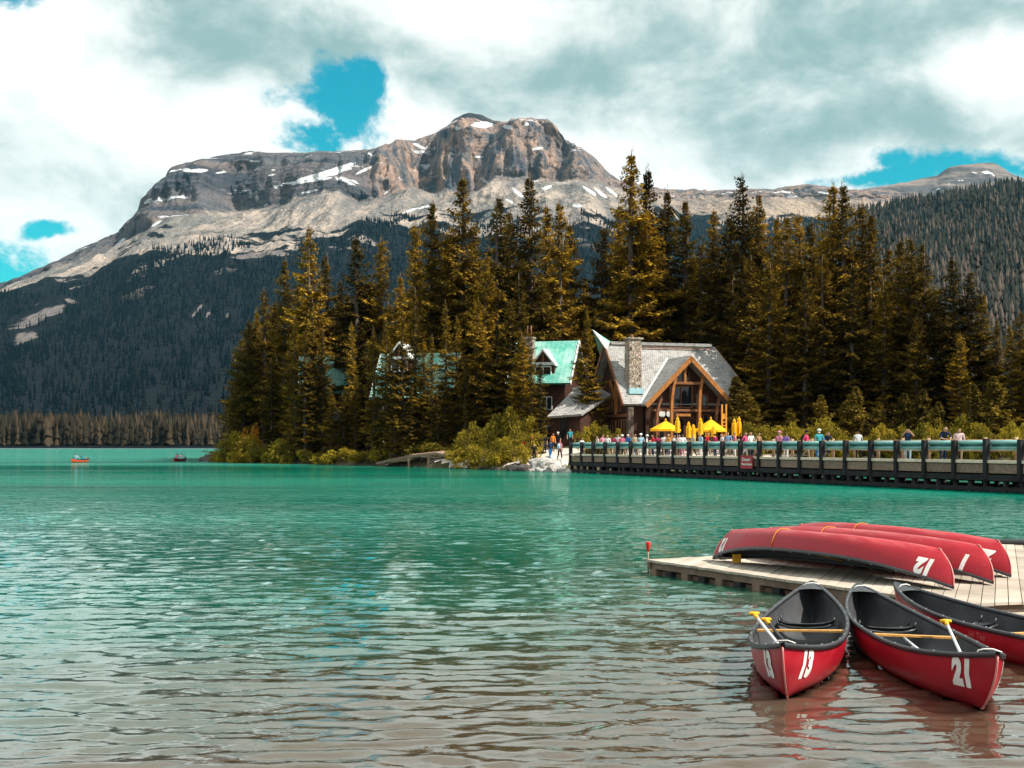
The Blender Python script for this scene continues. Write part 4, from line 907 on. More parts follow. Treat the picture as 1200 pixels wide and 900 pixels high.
def green_house(name, px0, px1, ridge_py, eave_py, Yr, depth, theta, label, dormer=None, balcony=None, chimney=None):
    """gabled house with a green metal roof; front corners given by the ridge ends"""
    p0, p1 = at(px0, ridge_py, Yr), at(px1, ridge_py, Yr)
    c = (p0 + p1) / 2; half = (p1 - p0).length / 2 / math.cos(R(theta)); g0 = gz(c.x, c.y)
    root = empty(name, (c.x, c.y, g0), R(theta)); tag(root, label, 'house')
    zr = c.z - g0; ze = CAMH + (HOR - eave_py) / F * (Yr - depth) - g0
    for s_ in (-1, 1):
        MB().slab([(-half, 0.01 * s_, zr), (half, 0.01 * s_, zr), (half, s_ * depth, ze), (-half, s_ * depth, ze)], .22).build('roof', M_green, root)
    k = (zr - ze) / depth
    for sx_ in (-1, 1):
        mb = MB(); wall_poly(mb, [(sx_ * (half - .7), -depth + .6, -1), (sx_ * (half - .7), depth - .6, -1), (sx_ * (half - .7), depth - .6, ze + .15), (sx_ * (half - .7), 0, zr - .4), (sx_ * (half - .7), -depth + .6, ze + .15)], .25, (-sx_, 0, 0)); mb.build('wall', M_logs, root)
        for s_ in (-1, 1):
            MB().beam((sx_ * (half + .04), s_ * depth, ze - .12), (sx_ * (half + .04), 0, zr - .08), .1, .34).build('bargeboard', M_trimw, root)
    for s_ in (-1, 1):
        mb = MB(); wall_poly(mb, [(-half + .95, s_ * (depth - .6), -1), (half - .95, s_ * (depth - .6), -1), (half - .95, s_ * (depth - .6), ze + .3), (-half + .95, s_ * (depth - .6), ze + .3)], .25, (0, -s_, 0)); mb.build('wall', M_logs, root)
    windows(root, [(u, u + 1.1, z, z + 1.3) for u in np.arange(-half + 1.4, half - 2.2, 2.3) for z in ((0.6, 3.6) if ze > 5.5 else (0.6,))], lambda u, z, d: Vector((u, -depth + .56 - d, z)), frame=M_trimw)
    if dormer:
        u, w, zb, zt_ = dormer; yf = -depth * .78
        yb = lambda z: -(zr - z) / k
        MB().slab([(u, yf - .3, zt_), (u - w - .25, yf - .3, zb - .2), (u - w - .25, yb(zb - .2), zb - .2), (u, yb(zt_), zt_)], .15).build('dormer_roof', M_trimw, root)
        MB().slab([(u + .02, yf - .3, zt_), (u + w + .25, yf - .3, zb - .2), (u + w + .25, yb(zb - .2), zb - .2), (u + .02, yb(zt_), zt_)], .15).build('dormer_roof', M_trimw, root)
        mb = MB(); wall_poly(mb, [(u - w, yf, zb - 2.0), (u + w, yf, zb - 2.0), (u + w, yf, zb), (u, yf, zt_ - .2), (u - w, yf, zb)], 2.5, (0, 1, 0)); mb.build('dormer_wall', M_logs, root)
        MB().beam((u - w - .1, yf - .12, zb), (u + w + .1, yf - .12, zb), .14, .3).build('tie_beam', M_trimw, root)
        MB().beam((u, yf - .1, zb + .1), (u, yf - .1, zt_ - .3), .16, .16, (0, 1, 0)).build('post', M_timberd, root)
        windows(root, [(u - w * .7, u + w * .7, zb - 1.5, zb - .3)], lambda a_, z, d: Vector((a_, yf - .02 - d, z)), frame=M_trimw)
    if balcony:
        u, w, zb = balcony
        for zz in (zb, zb + .55, zb + 1.1): MB().beam((u - w, -depth - .5, zz), (u + w, -depth - .5, zz), .12, .14).build('rail', M_timber, root)
        for i in range(6): MB().beam((u - w + i * 2 * w / 5, -depth - .5, zb - 2.4 if i % 5 == 0 else zb), (u - w + i * 2 * w / 5, -depth - .5, zb + 1.1), .12, .12, (0, 1, 0)).build('baluster', M_timber, root)
        MB().box((u, -depth + .1, zb - .1), (2 * w, 1.3, .12)).build('floor', M_timber, root)
    if chimney:
        u, yv, zt_ = chimney
        cc = MB().box((u, yv, zt_ - 2), (1.0, 1.0, 4)).build('chimney', M_stone, root)
        MB().box((u, yv, zt_), (1.2, 1.2, .15)).build('cap', M_stone, cc)
        for dx in (-.2, .2): MB().tube([(u + dx, yv, zt_), (u + dx, yv, zt_ + 1.3)], .07, 8).build('flue', M_timberd, cc)
    return root
green_house('green_roofed_house', 606, 678, 400, 449, 132, 4.2, -16, 'brown house with a green metal roof and a gabled dormer beside the grey lodge', dormer=(0.35, 1.2, 8.4, 10.0), chimney=(-1.35, -2.6, 11.2))
green_house('green_roofed_house', 446, 540, 414, 466, 139, 4.6, -10, 'large green roofed house half hidden by spruces, with an orange timber balcony', balcony=(3.2, 1.5, 4.4), dormer=(-1.5, 1.3, 10.0, 11.8))
green_house('green_roofed_house', 352, 415, 418, 460, 153, 4.2, 8, 'green roofed house mostly hidden among the spruces at the tip of the point')
green_house('green_roofed_house', 868, 912, 374, 402, 158, 3.6, -12, 'small pale roofed house glimpsed between tall spruces beyond the lodge')

# ================================================================== bridge
M_dark = mottled('creosoted_timber', (0.008, 0.008, 0.010), (0.022, 0.020, 0.022), 2.0, 0.8, 0.25, 0.4, (1, 1, 1), rnd=.2)
M_teal = mottled('teal_guardrail', (0.13, 0.30, 0.29), (0.19, 0.39, 0.37), 2.0, 0.45, 0.4, 0.05, rnd=.06)
M_grey = mottled('weathered_plank', (0.17, 0.115, 0.085), (0.29, 0.20, 0.15), 1.5, 0.9, 0.15, 0.4, (1, 6, 6), rnd=.12)
M_pale = mottled('pale_kerb_timber', (0.58, 0.45, 0.34), (0.74, 0.60, 0.47), 1.5, 0.85, 0.15, 0.4, (2, 2, 2), rnd=.1)
M_log = mottled('log_rail', (0.26, 0.17, 0.10), (0.42, 0.29, 0.18), 2.0, 0.8, 0.2, 0.3, rnd=.15)
B0 = Vector((4.5, 100.0, 0)); B1 = Vector((22.9, 55.0, 0)); BL = (B1 - B0).length; bd = (B1 - B0).normalized(); bn_ = Vector((bd.y, -bd.x, 0))     # bn_: towards the camera side
if bn_.dot(Vector((-1, -1, 0))) < 0: bn_ = -bn_
bridge = empty('footbridge', B0, 0); tag(bridge, 'long timber footbridge on piles with black posts and teal guardrail', 'bridge')
def BP(s, off, z): return bd * s + bn_ * off + Vector((0, 0, z))          # off > 0: towards the camera
ZK = 1.38
rbp = random.Random(4); SP = 2.072; NB = 31; S0 = 0.9
for i in range(NB):
    s = S0 + i * SP
    MB().beam(BP(s, .12, ZK - .78), BP(s + rbp.uniform(-.03, .03), .12 + rbp.uniform(-.02, .02), ZK + 1.06 + rbp.uniform(-.05, .04)), .24, .22, bd).build('post', M_dark, bridge)
    if i < NB - 1:
        a, b = s + .04, s + SP - .04
        # corrugated rail: two ridges
        prof = [(-.05, .53), (.04, .57), (.11, .62), (.10, .68), (.00, .735), (-.09, .765), (.00, .795), (.11, .85), (.10, .91), (.03, .97), (-.05, 1.01)]
        mb = MB(); v = []
        for sv in (a, b):
            for o_, zz in prof: v.append(BP(sv, o_ - .06, ZK + zz))
        n = len(prof); mb.add(v, [(j, n + j, n + j + 1, j + 1) for j in range(n - 1)], 0, True)
        o = mb.build('guardrail', M_teal, bridge)
        md = o.modifiers.new('thick', 'SOLIDIFY'); md.thickness = .012
        MB().box(BP((a + b) / 2, 0.0, ZK + .02), (SP - .03, .34, .14), Matrix.Rotation(math.atan2(bd.y, bd.x), 3, 'Z')).build('kerb', M_pale, bridge)
        MB().box(BP((a + b) / 2, .02, ZK - .30), (SP - .03, .16, .42), Matrix.Rotation(math.atan2(bd.y, bd.x), 3, 'Z')).build('fascia_board', M_grey, bridge)
rotb = Matrix.Rotation(math.atan2(bd.y, bd.x), 3, 'Z')
LEN = (NB - 1) * SP
MB().box(BP(S0 + LEN / 2, -2.0, ZK - .12), (LEN, 3.7, .14), rotb).build('deck', M_grey, bridge)
for off, z, w, h in ((.06, .66, .26, .26), (-.9, .62, .3, .34), (-2.0, .62, .3, .34), (-3.6, .62, .3, .34), (.05, .14, .16, .2), (-3.8, .14, .16, .2)):
    MB().box(BP(S0 + LEN / 2, off, z), (LEN, w, h), rotb).build('stringer', M_dark, bridge)
rb = random.Random(3)
for i in range(NB * 2 - 1):
    s = S0 + i * SP / 2 + rb.uniform(-.2, .2)
    for off in ((-.02, -3.7) if i % 2 else (-.05, -1.9, -3.7)):
        MB().tube([BP(s, off, -1.9), BP(s + rb.uniform(-.05, .05), off, .8)], rb.uniform(.12, .19), 8).build('pile', M_dark, bridge)
    if i % 4 == 1:
        MB().beam(BP(s, -.3, .12), BP(s + 1.0, -.3, .6), .1, .14).build('brace', M_dark, bridge)
    if i % 2 == 0:
        MB().beam(BP(s, .2, .70), BP(s, -3.9, .70), .26, .24).build('cap_beam', M_dark, bridge)
# log railing on the far side
for i in range(NB):
    s = S0 + i * SP
    MB().tube([BP(s, -3.72, ZK - .1), BP(s, -3.72, ZK + 1.18)], .1, 8).build('rail_post', M_log, bridge)
    if i < NB - 1:
        MB().tube([BP(s, -3.72, ZK + 1.0), BP(s + SP - .01, -3.72, ZK + 1.0)], .07, 7).build('rail', M_log, bridge)
        MB().tube([BP(s, -3.72, ZK + .5), BP(s + SP - .01, -3.72, ZK + .5)], .05, 6).build('rail', M_log, bridge)

# lettering from the built-in font, as flat meshes
def text_mesh(body, size, shear=0.0, bold=0.0, align='CENTER'):
    c = bpy.data.curves.new('lettering', 'FONT'); c.body = body; c.size = size; c.shear = shear; c.offset = bold; c.align_x = align; c.align_y = 'CENTER'; c.resolution_u = 3
    o = bpy.data.objects.new('lettering', c); col.objects.link(o)
    me = bpy.data.meshes.new_from_object(o.evaluated_get(bpy.context.evaluated_depsgraph_get()))
    bpy.data.objects.remove(o); bpy.data.curves.remove(c); return me
M_red = mottled('sign_red', (0.32, 0.012, 0.018), (0.40, 0.02, 0.03), 2.0, 0.5)
M_white = mottled('white_paint', (0.72, 0.70, 0.66), (0.82, 0.80, 0.77), 6.0, 0.6)
sg_c = BP(S0 + 12.5 * SP, .34, ZK - .24)
sign = empty('danger_sign', B0 + sg_c, math.atan2(bd.y, bd.x)); tag(sign, 'red danger sign with white lettering fixed to the side of the bridge', 'sign')
MB().box((0, 0, 0), (1.30, .04, .80)).build('board', M_red, sign)
for txt, z, sz, dx in (('Danger!', .15, .29, 0), ('Please', -.13, .20, -.30), ('Caution', -.13, .20, .32)):
    me = text_mesh(txt, sz, 0, .006); me.transform(Matrix.Translation((dx, -.03, z)) @ Matrix.Rotation(R(90), 4, 'X')); me.materials.append(M_white)
    link('lettering', me, sign)

# ================================================================== terrace furniture
M_yel = mottled('yellow_canvas', (0.78, 0.36, 0.012), (0.88, 0.44, 0.02), 2.0, 0.8, 0.1, 0.2)
M_pole = mottled('parasol_pole', (.25, .2, .14), (.35, .28, .2), 3.0)
def parasol_open(px, apex, edge, half_px, Y, label):
    x = (px - 600) / F * Y; g0 = gz(x, Y) + .09; e = empty('parasol', (x, Y, g0), R(12)); tag(e, label, 'parasol', None)
    za = CAMH + (HOR - apex) / F * Y - g0; ze = CAMH + (HOR - edge) / F * Y - g0; r_ = half_px / F * Y
    MB().tube([(0, 0, 0), (0, 0, za)], .035, 8).build('pole', M_pole, e); MB().tube([(0, 0, 0), (0, 0, .12)], [.3, .22], 12).build('base', M_pole, e)
    mb = MB(); n = 8; v = [(0, 0, za)] + [(r_ * math.cos(6.283 * k / n), r_ * math.sin(6.283 * k / n), ze) for k in range(n)] + [(r_ * 1.0 * math.cos(6.283 * k / n), r_ * math.sin(6.283 * k / n), ze - .18) for k in range(n)]
    mb.add(v, [(0, 1 + k, 1 + (k + 1) % n) for k in range(n)] + [(1 + k, n + 1 + k, n + 1 + (k + 1) % n, 1 + (k + 1) % n) for k in range(n)])
    mb.build('canopy', M_yel, e)
    MB().tube([(0, 0, za - .02), (0, 0, za + .2)], [.12, .03], 8).build('finial', M_yel, e)
    for k in range(n): MB().beam((0, 0, ze + .05), (r_ * .95 * math.cos(6.283 * k / n), r_ * .95 * math.sin(6.283 * k / n), ze - .03), .025, .025).build('rib', M_pole, e)
def parasol_closed(px, top, bot, Y, label, group):
    x = (px - 600) / F * Y; g0 = gz(x, Y) + .09; e = empty('parasol', (x, Y, g0), 0); tag(e, label, 'parasol', group)
    zt = CAMH + (HOR - top) / F * Y - g0; zb = CAMH + (HOR - bot) / F * Y - g0; h = zt - zb
    MB().tube([(0, 0, 0), (0, 0, zt)], .035, 8).build('pole', M_pole, e); MB().tube([(0, 0, 0), (0, 0, .12)], [.3, .22], 12).build('base', M_pole, e)
    mb = MB(); n = 12; prof = [(.27, 0), (.24, .2), (.26, .45), (.22, .7), (.13, .76), (.17, .82), (.03, 1.0)]
    v = [((r_ * (1 if k % 2 else .66)) * math.cos(6.283 * k / n), (r_ * (1 if k % 2 else .66)) * math.sin(6.283 * k / n), zb + h * t) for r_, t in prof for k in range(n)]
    mb.add(v, [(i * n + k, i * n + (k + 1) % n, (i + 1) * n + (k + 1) % n, (i + 1) * n + k) for i in range(len(prof) - 1) for k in range(n)])
    mb.build('canopy', M_yel, e)
parasol_open(780, 493, 503, 19, 111, 'open yellow parasol over a terrace table before the lodge door')
parasol_open(833, 491, 504, 20, 112, 'open yellow parasol standing beside the orange totem sign')
for px, t_, b_, Y in ((794, 488, 507, 109), (807, 494, 513, 109), (812.5, 497, 513, 110), (821, 489, 509, 109), (829, 500, 512, 111), (836, 499, 512, 110.5)): parasol_closed(px, t_, b_, Y, 'folded yellow parasol on the terrace between the two open ones', 'folded parasols between the open ones')
for px, t_, b_, Y in ((860.5, 490, 511, 110), (866, 488, 511, 110.5)): parasol_closed(px, t_, b_, Y, 'folded yellow parasol in the pair just past the orange totem sign', 'pair of folded parasols past the totem')
# totem sign: two timbers with a slotted board between them
x = (848.5 - 600) / F * 112.5; tt = empty('totem_sign', (x, 112.5, gz(x, 112.5) + .09), R(5)); tag(tt, 'upright orange timber totem sign with cut out slots on the terrace', 'sign')
zt = CAMH + (HOR - 474) / F * 112.5 - gz(x, 112.5) - .09
M_totem = mottled('totem_orange', (0.55, 0.24, 0.03), (0.68, 0.31, 0.05), 2.0, .6)
MB().box((-.19, 0, zt / 2), (.13, .16, zt)).build('post', M_totem, tt); MB().box((.19, 0, zt / 2), (.13, .16, zt)).build('post', M_totem, tt)
for z0, z1 in ((zt * .68, zt * .80), (zt * .60, zt * .625), (zt * .52, zt * .545), (zt * .44, zt * .465), (0.0, zt * .36)): MB().box((0, .01, (z0 + z1) / 2), (.25, .10, z1 - z0)).build('slat', M_totem, tt)
def table(px, Y, label, w=1.6):
    x = (px - 600) / F * Y; e = empty('picnic_table', (x, Y, gz(x, Y) + .09), R(random.uniform(-20, 20))); tag(e, label, 'table', 'terrace tables')
    for k in range(5): MB().box((0, -.32 + .16 * k, .74), (w, .145, .045)).build('plank', M_pale, e)
    for sx_ in (-1, 1):
        for sy_ in (-1, 1): MB().beam((sx_ * w * .38, sy_ * .32, 0), (sx_ * w * .38, sy_ * .12, .72), .07, .07).build('leg', M_log, e)
    for sy_ in (-1, 1): MB().box((0, sy_ * .72, .45), (w, .24, .04)).build('bench', M_pale, e); 
    for sx_ in (-1, 1): MB().box((sx_ * w * .38, 0, .40), (.06, 1.6, .07)).build('bearer', M_log, e)
for px, Y in ((772, 110), (786, 111), (830, 110.5), (846, 109), (805, 112), (866, 109)): table(px, Y, 'pale wooden picnic table under the yellow parasols')

# ---- little wooden boat ramp by the shore
rp = empty('boat_ramp', at(485, 540, 121), 0); o0 = rp.location; tag(rp, 'weathered grey wooden ramp on posts sloping into the lake', 'ramp')
pts = [at(441, 541.5, 124.5), at(478, 533.5, 122.5), at(511, 530, 121), at(531, 534.5, 119.5)]
pts2 = [p + Vector((.6, 1.9, .15)) for p in pts]
for i in range(3):
    n = (9, 8, 5)[i]
    for k in range(n):
        q = [pts[i].lerp(pts[i + 1], k / n), pts[i].lerp(pts[i + 1], (k + .95) / n), pts2[i].lerp(pts2[i + 1], (k + .95) / n), pts2[i].lerp(pts2[i + 1], k / n)]
        MB().slab([v - o0 for v in q], .06).build('plank', M_grey, rp)
    MB().beam(pts[i] - o0 + Vector((0, -.05, -.14)), pts[i + 1] - o0 + Vector((0, -.05, -.14)), .1, .22).build('stringer', M_grey, rp)
for p in (at(479, 534, 122.4), at(502, 531, 121.4)):
    p = p - o0; MB().beam(p + Vector((0, .1, -.1)), Vector((p.x, p.y + .1, -o0.z - .5)), .2, .2, (0, 1, 0)).build('post', M_log, rp)
# ================================================================== near bank (the camera stands on it)
M_bank = mottled('gravel_bank', (0.16, 0.13, 0.10), (0.30, 0.25, 0.20), 2.0, 0.95, 0.1, 0.6)
xs = np.arange(-40, 46, 1.0); ys = np.arange(-30, 21, 1.0); X, Y = np.meshgrid(xs, ys)
s_ = np.maximum(2.4 - Y, (X - 11.0) - 2.5 * np.clip(Y - 14, 0, 9)) + .4 * fbm(X * .3, Y * .3, 3, 4)
Zb = np.where(s_ > 0, .6 * (1 - np.exp(-s_ / 2.5)), .35 * s_); Zb = np.maximum(Zb, -1.9)
tag(link('shore', np_mesh('shore', np.stack([X, Y, Zb], -1).reshape(-1, 3), grid_faces(*X.shape), [M_bank], True)), kind='structure')

# ================================================================== people
SK = ['pelvis', 'spine', 'chest', 'neck', 'head', 'crown']
def person_mesh(pose):
    J = {'pelvis': (0, 0, .95, .135), 'spine': (0, 0, 1.13, .125), 'chest': (0, -.005, 1.33, .145), 'neck': (0, 0, 1.475, .066), 'head': (0, -.02, 1.585, .118), 'crown': (0, -.005, 1.70, .105), 'nose': (0, -.135, 1.60, .022)}
    for s, n in ((-1, 'l'), (1, 'r')):
        J.update({'hip' + n: (s * .095, 0, .88, .092), 'knee' + n: (s * .10, -.015, .50, .062), 'ankle' + n: (s * .10, .02, .10, .043), 'toe' + n: (s * .115, -.13, .045, .038),
                  'sho' + n: (s * .175, 0, 1.42, .068), 'elb' + n: (s * .245, .025, 1.15, .045), 'wri' + n: (s * .255, -.06, .90, .034), 'han' + n: (s * .25, -.085, .83, .034)})
    def st(k, *v): J[k] = (*v, J[k][3])
    if pose == 'walk':
        st('kneel', -.09, -.14, .52); st('anklel', -.09, -.20, .10); st('toel', -.10, -.34, .06); st('kneer', .10, .06, .50); st('ankler', .10, .30, .16); st('toer', .11, .18, .05)
        st('elbl', -.24, .12, 1.17); st('wril', -.25, .06, .93); st('hanl', -.25, .03, .86); st('elbr', .24, -.06, 1.16); st('wrir', .22, -.22, .99); st('hanr', .21, -.29, .96)
    if pose == 'lean':
        st('spine', 0, -.06, 1.12); st('chest', 0, -.16, 1.29); st('neck', 0, -.22, 1.43); st('head', 0, -.27, 1.52); st('crown', 0, -.285, 1.635); st('nose', 0, -.385, 1.52)
        for s, n in ((-1, 'l'), (1, 'r')): st('sho' + n, s * .175, -.19, 1.37); st('elb' + n, s * .24, -.30, 1.12); st('wri' + n, s * .14, -.47, 1.07); st('han' + n, s * .09, -.52, 1.07)
    if pose == 'photo':
        for s, n in ((-1, 'l'), (1, 'r')): st('elb' + n, s * .29, -.12, 1.30); st('wri' + n, s * .13, -.25, 1.50); st('han' + n, s * .08, -.27, 1.56)
    if pose in ('sit', 'paddle'):
        for s, n in ((-1, 'l'), (1, 'r')): st('hip' + n, s * .10, -.05, .92); st('knee' + n, s * .13, -.45, .96); st('ankle' + n, s * .13, -.50, .55); st('toe' + n, s * .13, -.65, .50)
        if pose == 'sit':
            for s, n in ((-1, 'l'), (1, 'r')): st('elb' + n, s * .25, -.08, 1.16); st('wri' + n, s * .14, -.30, 1.10); st('han' + n, s * .10, -.36, 1.10)
        else:
            st('elbl', -.32, -.10, 1.22); st('wril', -.40, -.32, 1.18); st('hanl', -.42, -.38, 1.16); st('elbr', .30, -.14, 1.26); st('wrir', .30, -.36, 1.34); st('hanr', .30, -.42, 1.36)
    E = [('pelvis', 'spine'), ('spine', 'chest'), ('chest', 'neck'), ('neck', 'head'), ('head', 'crown'), ('head', 'nose')]
    for n in 'lr':
        E += [('pelvis', 'hip' + n), ('hip' + n, 'knee' + n), ('knee' + n, 'ankle' + n), ('ankle' + n, 'toe' + n), ('chest', 'sho' + n), ('sho' + n, 'elb' + n), ('elb' + n, 'wri' + n), ('wri' + n, 'han' + n)]
        w = Vector(J['wri' + n][:3]); h = Vector(J['han' + n][:3]); d = (h - w).normalized(); sd_ = d.cross(Vector((0, 1, .3))).normalized()
        for k, (o_, l_) in enumerate(((-.030, .075), (-.010, .088), (.010, .085), (.030, .068))):
            J[f'fin{n}{k}'] = (*(h + d * l_ + sd_ * o_ + Vector((0, -.02, -.01))), .010); E.append(('han' + n, f'fin{n}{k}'))
        J['thu' + n] = (*(w + d * .06 + sd_ * -.055), .011); E.append(('wri' + n, 'thu' + n))
    keys = list(J); me = bpy.data.meshes.new('person'); me.from_pydata([J[k][:3] for k in keys], [(keys.index(a), keys.index(b)) for a, b in E], [])
    o = bpy.data.objects.new('person', me); col.objects.link(o)
    md = o.modifiers.new('skin', 'SKIN'); md.use_smooth_shade = True; md.branch_smoothing = .4
    for i, k in enumerate(keys): me.skin_vertices[0].data[i].radius = (J[k][3], J[k][3] * (.8 if k in ('pelvis', 'spine', 'chest') else 1))
    me.skin_vertices[0].data[0].use_root = True
    sb = o.modifiers.new('sub', 'SUBSURF'); sb.levels = 2; sb.render_levels = 2
    out = bpy.data.meshes.new_from_object(o.evaluated_get(bpy.context.evaluated_depsgraph_get())); bpy.data.objects.remove(o)
    # which clothes cover which bone: 0 skin 1 top 2 trousers 3 shoes 4 hair
    M = {}
    for a, b in E:
        k = 0
        if a in ('pelvis',) or b[:4] == 'knee': k = 2
        if a == 'spine' or b[:3] == 'sho' or b[:3] == 'elb' or (a, b) == ('chest', 'neck') or (a, b) == ('pelvis', 'spine'): k = 1
        if b[:5] == 'ankle': k = 2
        if b[:3] == 'toe': k = 3
        M[(a, b)] = k
    hd = Vector(J['head'][:3])
    idx = []
    for p in out.polygons:
        c = p.center; best = (9, 0, None)
        for a, b in E:
            A_, B_ = Vector(J[a][:3]), Vector(J[b][:3]); d = B_ - A_; t = max(0, min(1, (c - A_).dot(d) / max(d.dot(d), 1e-9))); q = (c - A_ - d * t).length - (J[a][3] * (1 - t) + J[b][3] * t)
            if q < best[0]: best = (q, M[(a, b)], b)
        k = best[1]
        if best[2] in ('head', 'crown', 'nose') and (c.z > hd.z + .055 or (c.y > hd.y + .025 and c.z > hd.z - .06)): k = 4
        idx.append(k)
    out.polygons.foreach_set('material_index', idx)
    for i in range(5): out.materials.append(None)
    return out
POSES = {p: person_mesh(p) for p in ('stand', 'walk', 'lean', 'photo', 'sit', 'paddle')}
_cm = {}
def cloth(c):
    if c not in _cm:
        _cm[c] = mottled('cloth', tuple(k * .82 for k in c), c, 8.0, 0.9, 0.1, 0.3)
    return _cm[c]
SKIN = (0.50, 0.30, 0.21)
WHITE, PINK, REDC, NAVY, BLUE, TEAL, GREY, BLACK, MAROON, PURP, LBLUE, KHAKI, ORNG = (.75, .73, .72), (.68, .26, .34), (.55, .03, .05), (.02, .035, .08), (.04, .16, .42), (.05, .33, .38), (.45, .47, .48), (.015, .015, .018), (.25, .02, .07), (.25, .15, .45), (.35, .52, .65), (.35, .28, .18), (.6, .18, .03)
HAIR = {'dark': (.02, .014, .01), 'brown': (.09, .045, .02), 'fair': (.35, .24, .12), 'bald': SKIN, 'white': (.75, .74, .72), 'black': (.01, .01, .01), 'red': (.5, .03, .04)}
M_hat = {}
def person(loc, face, pose, top, legs, hair, label, h=1.0, hat=None, pack=None, group=None):
    """face: heading in degrees, 0 = towards the camera"""
    o = link('person', POSES[pose], None, loc); o.rotation_euler = (0, 0, R(face)); o.scale = (h, h, h)
    for i, c in enumerate((SKIN, top, legs, BLACK, HAIR[hair])):
        o.material_slots[i].link = 'OBJECT'; o.material_slots[i].material = cloth(c)
    hx = Vector((0, -.27, 1.52)) if pose == 'lean' else Vector((0, -.02, 1.585))
    if hat:
        mb = MB(); c = hx + Vector((0, 0, .05))
        mb.tube([c, c + Vector((0, 0, .05)), c + Vector((0, 0, .10)), c + Vector((0, 0, .125))], [.122, .118, .09, .02], 12)
        mb.add([c + Vector((-.08, -.09, .01)), c + Vector((.08, -.09, .01)), c + Vector((.06, -.19, -.01)), c + Vector((-.06, -.19, -.01)), c + Vector((-.08, -.09, .025)), c + Vector((.08, -.09, .025)), c + Vector((.06, -.19, .0)), c + Vector((-.06, -.19, .0))], [(3, 2, 1, 0), (4, 5, 6, 7), (0, 1, 5, 4), (1, 2, 6, 5), (2, 3, 7, 6), (3, 0, 4, 7)])
        mb.build('cap', cloth(hat), o)
    if pack:
        mb = MB(); y0 = .02 if pose == 'lean' else .16
        mb.tube([(0, y0, 1.02), (0, y0 + .03, 1.08), (0, y0 + .03, 1.32), (0, y0, 1.42)], [.11, .15, .15, .09], 8); mb.build('backpack', cloth(pack), o)
    return tag(o, label, 'person', group)
def on_bridge(px, off, face, pose, top, legs, hair, label, **kw):
    """stands on the bridge deck at sideways offset off from the teal rail, in the direction of px"""
    k = (px - 600) / F
    a = B0 - bn_ * off; t = (k * a.y - a.x) / (bd.x - k * bd.y)
    p = a + bd * t
    return person((p.x, p.y, ZK - .075), face, pose, top, legs, hair, label, **kw)
on_bridge(913, 2.2, 130, 'stand', PINK, KHAKI, 'fair', 'person in a pink shirt standing on the bridge beside one in purple', hat=PINK)
on_bridge(921, 2.0, 140, 'stand', PURP, WHITE, 'dark', 'dark haired person in a purple top on the bridge', h=.95)
on_bridge(945, 1.4, 60, 'walk', (.66, .06, .16), KHAKI, 'dark', 'person in a bright crimson top carrying a pack on the bridge', hat=BLACK, pack=BLACK)
on_bridge(960, 1.0, 180, 'stand', TEAL, BLUE, 'white', 'person in a teal jacket and white cap on the bridge', hat=WHITE, h=1.03)
on_bridge(968, 2.0, 10, 'lean', NAVY, NAVY, 'dark', 'person in dark navy leaning forward behind the teal jacket')
on_bridge(1006, 2.6, 170, 'lean', GREY, BLACK, 'brown', 'person in a light grey shirt leaning on the far railing of the bridge', h=1.02)
on_bridge(1064, .9, -20, 'photo', NAVY, LBLUE, 'black', 'dark haired person in blue raising both arms to take a photo on the bridge', h=1.02)
on_bridge(1105, 1.0, 5, 'lean', NAVY, NAVY, 'bald', 'bald person in a navy shirt leaning on the teal rail', h=1.08)
on_bridge(1124, 1.0, -15, 'stand', (.70, .52, .52), KHAKI, 'brown', 'person in a pale pink shirt with a teal bag on the bridge', pack=None)
rp_ = random.Random(21)
crowd = [(873, 2.5, 'walk', (.6, .08, .2), WHITE, 'dark', 'person in a raspberry top with a pack walking on the bridge by the danger sign', BLACK),
         (838, 2.4, 'stand', MAROON, NAVY, 'dark', 'person in a maroon jacket standing on the bridge below the totem sign', None),
         (829, 1.6, 'walk', REDC, KHAKI, 'brown', 'person in a red top walking on the bridge beside the maroon jacket', None),
         (821, 2.8, 'stand', LBLUE, WHITE, 'fair', 'person in a light blue shirt on the bridge in front of folded parasols', None),
         (800, 1.8, 'stand', WHITE, PINK, 'brown', 'person in a white shirt on the bridge, below the two short folded parasols', None),
         (796, 2.8, 'walk', (.7, .5, .5), BLACK, 'dark', 'person in a pale rose shirt walking beside the white shirt on the bridge', None),
         (771, 2.4, 'walk', MAROON, BLACK, 'dark', 'person in a plum jacket on the bridge below the open parasol', None),
         (765, 1.2, 'stand', REDC, NAVY, 'brown', 'person in a vivid red shirt on the bridge below the open parasol', None),
         (758, 2.0, 'stand', WHITE, WHITE, 'white', 'person all in white with a white hat on the bridge', None),
         (751, 2.8, 'stand', LBLUE, GREY, 'white', 'person in pale blue with a white cap on the bridge below the stone pier', None),
         (736, 1.4, 'stand', BLUE, NAVY, 'white', 'person in a strong blue jacket on the bridge', None),
         (729, 2.3, 'walk', (.6, .12, .2), NAVY, 'white', 'person in a rose red jacket and pale cap beside the blue jacket', None),
         (719, 2.6, 'walk', MAROON, KHAKI, 'brown', 'person in a wine coloured top before the lodge wing on the bridge', None),
         (712, 1.6, 'stand', WHITE, KHAKI, 'fair', 'fair haired person in a white top near the start of the bridge', None),
         (706, 2.8, 'walk', PINK, BLACK, 'brown', 'person in a pink top near the start of the bridge', None)]
for px, off, pose, top, legs, hair, lab, pk in crowd:
    on_bridge(px, off, rp_.uniform(0, 360), pose, top, legs, hair, lab, h=rp_.uniform(.94, 1.04), pack=pk, hat=WHITE if 'cap' in lab or 'hat' in lab else None)
def on_land(px, Y, face, pose, top, legs, hair, label, z=.06, **kw):
    x = (px - 600) / F * Y; return person((x, Y, gz(x, Y) + z - .025), face, pose, top, legs, hair, label, **kw)
